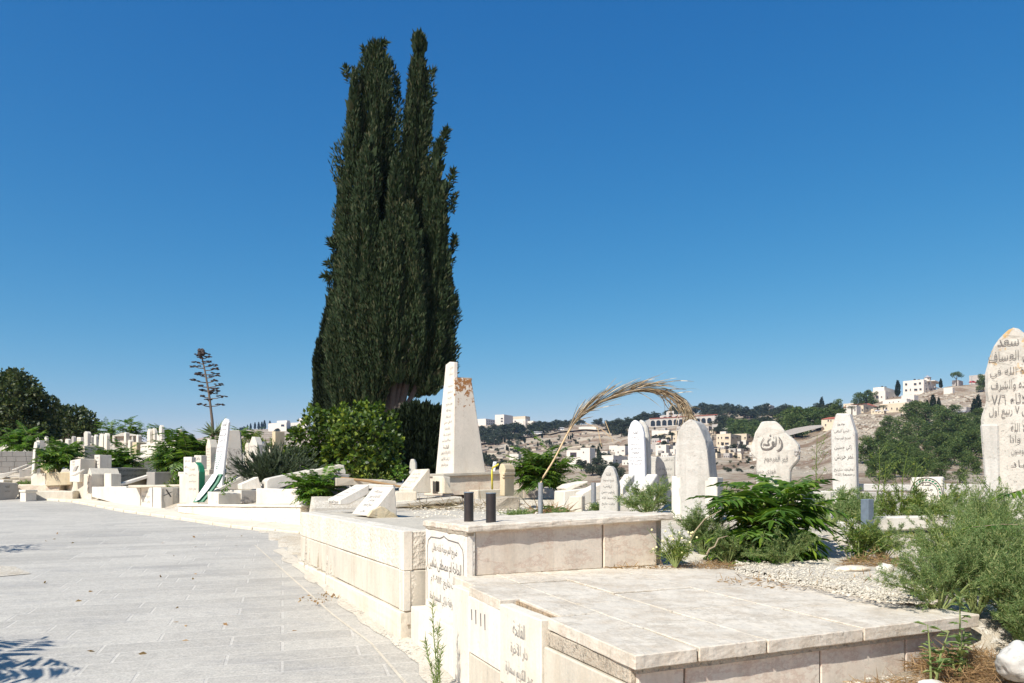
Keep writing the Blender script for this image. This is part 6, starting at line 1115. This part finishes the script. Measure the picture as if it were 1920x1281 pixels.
for cx,t,b in((1224,788.5,799),(1234.5,788,798.5),(1245.5,787.5,798),(1256,787,797.5),(1267,786.5,797),(1277,786,796.5),(1287,785.5,795),(1298,785,795),(1308.5,784.5,794),(1319,784,793.5),(1330,783.5,793.5)): arch_win(cx,8,t,b,ab,'glass' if cx<1290 or cx==1330 else 'glass')
for cx,t,b in((1247,781,783.5),(1257,779.5,783.2),(1269,780,782.8),(1258,773.5,777)): arch_win(cx,7,t,b,ab)
part('terrace',MB().prism([pl.pt(*q)+pn*2 for q in((1216,812),(1330,806),(1330,801.5),(1216,804))],V((0,3,0)),.05),M['house'],ab)
# valley houses
house('modern white house with open frame veranda in the valley',1062,1100,1113,846,872,25,'house',[(1075,853,12,9),(1093,864,4,7),(1100,864,3,7)],[(1106,863,2,7)]); house('white house with sloping stair wing right of the open frame one',1088,1106,1116,842,872,25,'house',[(1094,848,2,2),(1098,866,4,6)],[])
house('low white flat-roofed house with three small windows',1128,1150,1178,856,872,30,'house',[(1136,865,3,3)],[(1156,864,2.5,3),(1168,863,4,3.5)]); house('white cube house behind the low flat-roofed one',1153,1172,1178,838,854,25,'house',[(1159,848,2,2.5),(1168,845,4,1.5)],[]); house('white house left of the rounded gravestone, below the red roof',1229,1249,1262,836,853,15,'house',[(1244,848,3,4),(1237,838,3,1.5)],[(1256,840,3,4)]); house('small grey house beside the bright white gravestone',1216,1230,1234,835,848,15,'house3',[(1223,845,2,3)],[]); house('red-roofed small house above the white valley house',1229,1246,1250,829,834,20,'house',[],[],roof=('tile',3.5))
house('beige three-storey apartment house right of the rounded gravestone',1343,1370,1390,815,841,28,'house2',grid(1347,1353,2,821,831,2,2,3.5)+[(1363,821,7,4),(1363,832,7,4)],[(1374,821,2,3),(1382,821,2,3)]); house('beige lower apartment wing beside the three-storey one',1368,1400,1412,815,833,22,'house2',[(1381,821,2.5,3),(1388,821,2.5,3),(1397,821,2.5,3)],[(1405,820,2.5,3)])
house('pale roofscape house stepping up behind the apartments',1340,1375,1392,803,815,20,'house',[(1362,811,2,3)],[]); house('small pale house with two dark doors near the broken gravestone',1390,1405,1412,800,812,20,'house',[(1394,808,2.5,4),(1402,808,2.5,4)],[]); house('upper terraces house below the arched building end',1335,1365,1378,796,804,20,'house3'); house('pale terrace house low under the arched building',1222,1255,1268,808,816,15,'house'); house('cream small house between trees under the arches',1238,1258,1266,818,826,15,'house2'); house('white bluish house behind the broken gravestone in pines',1475,1492,1497,788,797,15,'house'); house('ochre gabled house among the ridge pines',1473,1484,1490,774,784,25,'house2',[],[],roof=('tile',4)); house('ruined pale villa on the ridge crest among trees',1428,1444,1452,760,772,20,'house3',[(1436,766,3,4)],[])
house('small stone house peeking from trees left of the bright white gravestone',955,972,978,853,862,20,'house'); house('long low pale wall house on the ridge under the palm frond',1085,1118,1124,801,806,15,'house',name='house')
# far institute and far left building
for lb,l,e,rr_,t,b,w in (('pale institute wing with rows of square windows, far ridge, leftmost',888,911,928,786,806,[]),('tall plain block of the far institute',928,945,962,778,800,[(941,785,4,2.5),(941,790,4,2.5)]),('stepped middle block of the far institute',962,985,990,786,800,[(966,790,3,2)]),('low right wing of the far institute',983,1000,1012,790,806,[]),('bright front block of the far institute with tall slot',968,982,992,790,810,[])):
    house(lb,l,e,rr_,t,b,30,'house',w,grid(914,925,4,790,799,3,1.3,1.8) if l==888 else [],Y=760 if l!=928 else 780,name='institute_building')
house('beige tiered upper storey on top of the far institute',960,985,994,781,788,30,'house2',Y=800,name='institute_building')
house('far pale multi-level building, left half with a square window',503,537,545,793,806,30,'house',[(530,798,6,4)],[],Y=880,name='far_building'); house('upper square storey of the far pale building',519,538,544,789,796,30,'house',Y=890,name='far_building'); house('far pale building, right half with small windows',543,575,583,792,806,30,'house',[(556,799,2,2),(562,800,2,2),(570,798,2,3)],[],Y=900,name='far_building'); house('small tower storey on the right half of the far pale building',560,570,574,785,793,30,'house',Y=905,name='far_building')
# road of the coaches
cr_=MB(); pts=[(px,interp(px,[(880,836),(950,829),(1000,821),(1060,812),(1150,806)])) for px in range(880,1160,10)]; rowv=[]
for px,py in pts:
    q=on_hill(px,py); d=q.copy(); d.z=0; d.normalize(); rowv+=[q-d*3+V((0,0,.6)),q+d*7+V((0,0,1.0))]
cr_.add(rowv,[(2*i,2*i+2,2*i+3,2*i+1) for i in range(len(pts)-1)]); solo('hill_road',cr_,M['cream'],'pale road crossing the far slope',kind='structure')
def vehicle(lb,px,py,Lpx,kind,mat,Y=None):
    p=on_hill(px,py) if Y is None else at(px,py,Y); p.z+=1.0; Lm=Lpx*p.y/F; t=thing('coach' if kind=='coach' else 'parked_car',lb,'bus' if kind=='coach' else 'car',p); h=Lm*(.30 if kind=='coach' else .34); wd_=Lm*(.22 if kind=='coach' else .4); m=MB(); a=.12
    if kind=='coach':
        m.prism([p+V((x*Lm,0,z*h)) for x,z in((-.5,.12),(.5,.12),(.5,.95),(.46,1),(-.47,1),(-.5,.9))],V((0,wd_,0)),.1); part('body',m,M[mat],t); part('window_band',MB().prism([p+V((x*Lm,-.04,z*h)) for x,z in((-.49,.5),(.49,.5),(.48,.86),(-.48,.86))],V((0,.1,0)),0),M['glass'],t); part('windscreen',MB().prism([p+V((-.5*Lm-.04,y*wd_,z*h)) for y,z in((.08,.45),(.92,.45),(.92,.88),(.08,.88))],V((.1,0,0)),0),M['glass'],t)
    else:
        m.prism([p+V((x*Lm,0,z*h)) for x,z in((-.5,.2),(.5,.2),(.5,.5),(.40,.58),(.26,.62),(.12,.98),(-.22,1.0),(-.40,.64),(-.5,.55))],V((0,wd_,0)),.06); part('body',m,M[mat],t); part('side_window',MB().prism([p+V((x*Lm,-.03,z*h)) for x,z in((-.34,.64),(.22,.64),(.10,.92),(-.20,.93))],V((0,.06,0)),0),M['glass'],t)
    for x in((-.32,.33) if kind=='coach' else (-.3,.31)): c=p+V((x*Lm,-.02,h*.17)); part('wheel',MB().tube([c,c+V((0,.3,0))],h*.17,12),M['rubber'],t)
for px,py,lb in((915,831,'white coach on the far slope road, leftmost by the monument'),(990,822,'second white coach on the far slope road'),(1009,818,'third white coach right behind the second'),(1050,812,'white coach highest on the far slope road')): vehicle(lb,px,py,16,'coach','carw')
vehicle('red car parked on the hill crest by the very tall gravestone',1825,717,12,'car','carr'); vehicle('dark grey car parked right of the red one',1836,716.5,11,'car','carg'); vehicle('white car parked below the palms, left',1647,778,11,'car','carw'); vehicle('white car parked below the palms, right',1662,776,10,'car','carw')
for px,py,t_,lb in((1822,715,699,'left lamp post on the hill crest'),(1836,706,693,'right lamp post on the hill crest'),(1535,803,772,'tall grey pole beside the small red-roofed house')):
    p=on_hill(px,py); k=p.y/F; h=(py-t_)*k; m=MB().tube([p-V((0,0,1)),p+V((0,0,h))],[.16,.1],6); m.tube([p+V((0,0,h)),p+V((.8,0,h+.1))],.08,5); solo('lamp_post',m,M['grey_pipe'],lb,'lamp post')
# rock outcrops of the bare hillside
rk=MB()
for i in range(1100):
    px=r.uniform(1600,1845); py=r.uniform(738,800) if px>1700 else r.uniform(780,815)
    q=on_hill(px,py); s=(.18+r.random()**3*.8)*q.y/300; rk.blob((q.x,q.y,q.z+s*.05),s,1,.7,2.2,i,(1.5,1,.6))
solo('rock_outcrop',rk,M['scree'],'pale broken rock strewn over the bare hillside under the houses',kind='stuff')
rk=MB()
for i in range(700):
    px=r.uniform(1400,1640); py=r.uniform(830,890); q=on_hill(px,py); s=(.1+r.random()**3*.5)*q.y/200; rk.blob((q.x,q.y,q.z+s*.05),s,1,.7,2.2,i,(1.5,1,.6))
solo('rock_debris',rk,M['scree'],'loose rocks over the brown slope behind the broken gravestone',kind='stuff')

# more of the pale houses that crowd the far slope, and its stony terraces
taken=[]
for i in range(72):
    for _ in range(40):
        px=r.uniform(1226,1420); py=r.uniform(808,864) if px>1335 or px<1265 else r.uniform(808,850)
        if all(abs(px-a)>7.5 or abs(py-b)>5 for a,b in taken): break
    taken.append((px,py)); w_=r.uniform(8,17); h_=r.uniform(5,10); d_=r.uniform(3,7)
    house('small pale house in the crowd stepping down the slope under the arched building',px-w_*.6,px+w_*.3,px+w_*.3+d_,py-h_,py,r.uniform(14,36),r.choice(('house','house','house2','house3')),[(px-w_*.6+w_*.9*(k+.6)/3,py-h_*.55,1.6,2.2) for k in range(r.randint(1,3))],[],tanks=r.choice((0,0,1)))['group']='pale houses crowding the slope under the arched building'
for i in range(14):
    px=r.uniform(1120,1225); py=r.uniform(846,880); w_=r.uniform(10,18); h_=r.uniform(6,10)
    house('small pale house low in the valley left of the bright white gravestone',px-w_*.6,px+w_*.3,px+w_*.3+5,py-h_,py,r.uniform(14,36),'house',[(px-w_*.3+w_*.4*k,py-h_*.5,1.8,2.2) for k in range(2)],[])['group']='pale houses low in the valley'
for i in range(9):
    px=r.uniform(1590,1700); py=r.uniform(764,782); w_=r.uniform(10,16); h_=r.uniform(5,8)
    house('little pale house in the row under the red-roofed hillside house',px-w_*.6,px+w_*.3,px+w_*.3+5,py-h_,py,r.uniform(14,30),r.choice(('house','house2')),[(px-w_*.3+w_*.4*k,py-h_*.5,1.6,2) for k in range(2)],[])['group']='little pale houses in the row on the hill'
for k,(a,_,lb) in enumerate((([(890,846),(960,842),(1040,832),(1110,826)],0,'upper pale terrace wall on the brown slope below the coach road'),([(890,853),(960,850),(1050,842),(1120,836)],0,'second pale terrace wall on the brown slope below the coach road'),([(890,862),(950,860),(1030,854)],0,'third pale terrace wall on the brown slope below the coach road'),([(1070,816),(1110,812),(1150,818)],0,'short pale terrace wall on the ridge under the palm frond'),([(1080,826),(1130,822),(1165,828)],0,'pale bank crossing the slope under the palm frond'))):
    m=MB(); P=[]
    for j in range(25): px=lerp(a[0][0],a[-1][0],j/24); P.append(on_hill(px,interp(px,a)+.5*math.sin(j*1.7)))
    for p,q in zip(P,P[1:]):
        h=V((0,0,.75)); o=V((0,1.0,0)); z=V((0,0,-1)); m.hexa([p+z,q+z,q+z+o,p+z+o],[p+h,q+h,q+h+o,p+h+o],0)
    solo('terrace_wall',m,M['concrete'],lb,'terrace wall')

for i in range(190):
    px=r.uniform(900,1420); py=interp(px,[(900,838),(1060,822),(1200,838),(1420,850)])+r.uniform(0,40); tree(pick(BROAD) if r.random()<.5 else OLIVE,px,py,r.uniform(3,7.5),'low dark scrub tree dotted over the far slope','scrub trees dotted over the far slope',1.5)

# ---------------------------------------------------------------- the summer air between here and the far ridge
zs=[v[2] for v in gm.v]; hz=MB(); x0,x1,y0,y1,z0,z1=-9000,9000,-60,2700,min(zs)-40,max(zs)+24
hz.hexa([(x0,y0,z0),(x1,y0,z0),(x1,y1,z0),(x0,y1,z0)],[(x0,y0,z1),(x1,y0,z1),(x1,y1,z1),(x0,y1,z1)],0)
hm_=bpy.data.materials.new('summer_haze'); hm_.use_nodes=True; nt=hm_.node_tree; nt.nodes.remove(nt.nodes['Principled BSDF']); pv_=nt.nodes.new('ShaderNodeVolumePrincipled'); pv_.inputs['Color'].default_value=(.42,.68,1,1); pv_.inputs['Density'].default_value=.00014; pv_.inputs['Anisotropy'].default_value=.2
nt.links.new(pv_.outputs[0],nt.nodes['Material Output'].inputs['Volume']); print('HAZE',z0,z1)
solo('haze',hz,hm_,'thin blue summer haze',kind='stuff',org=(0,0,0))
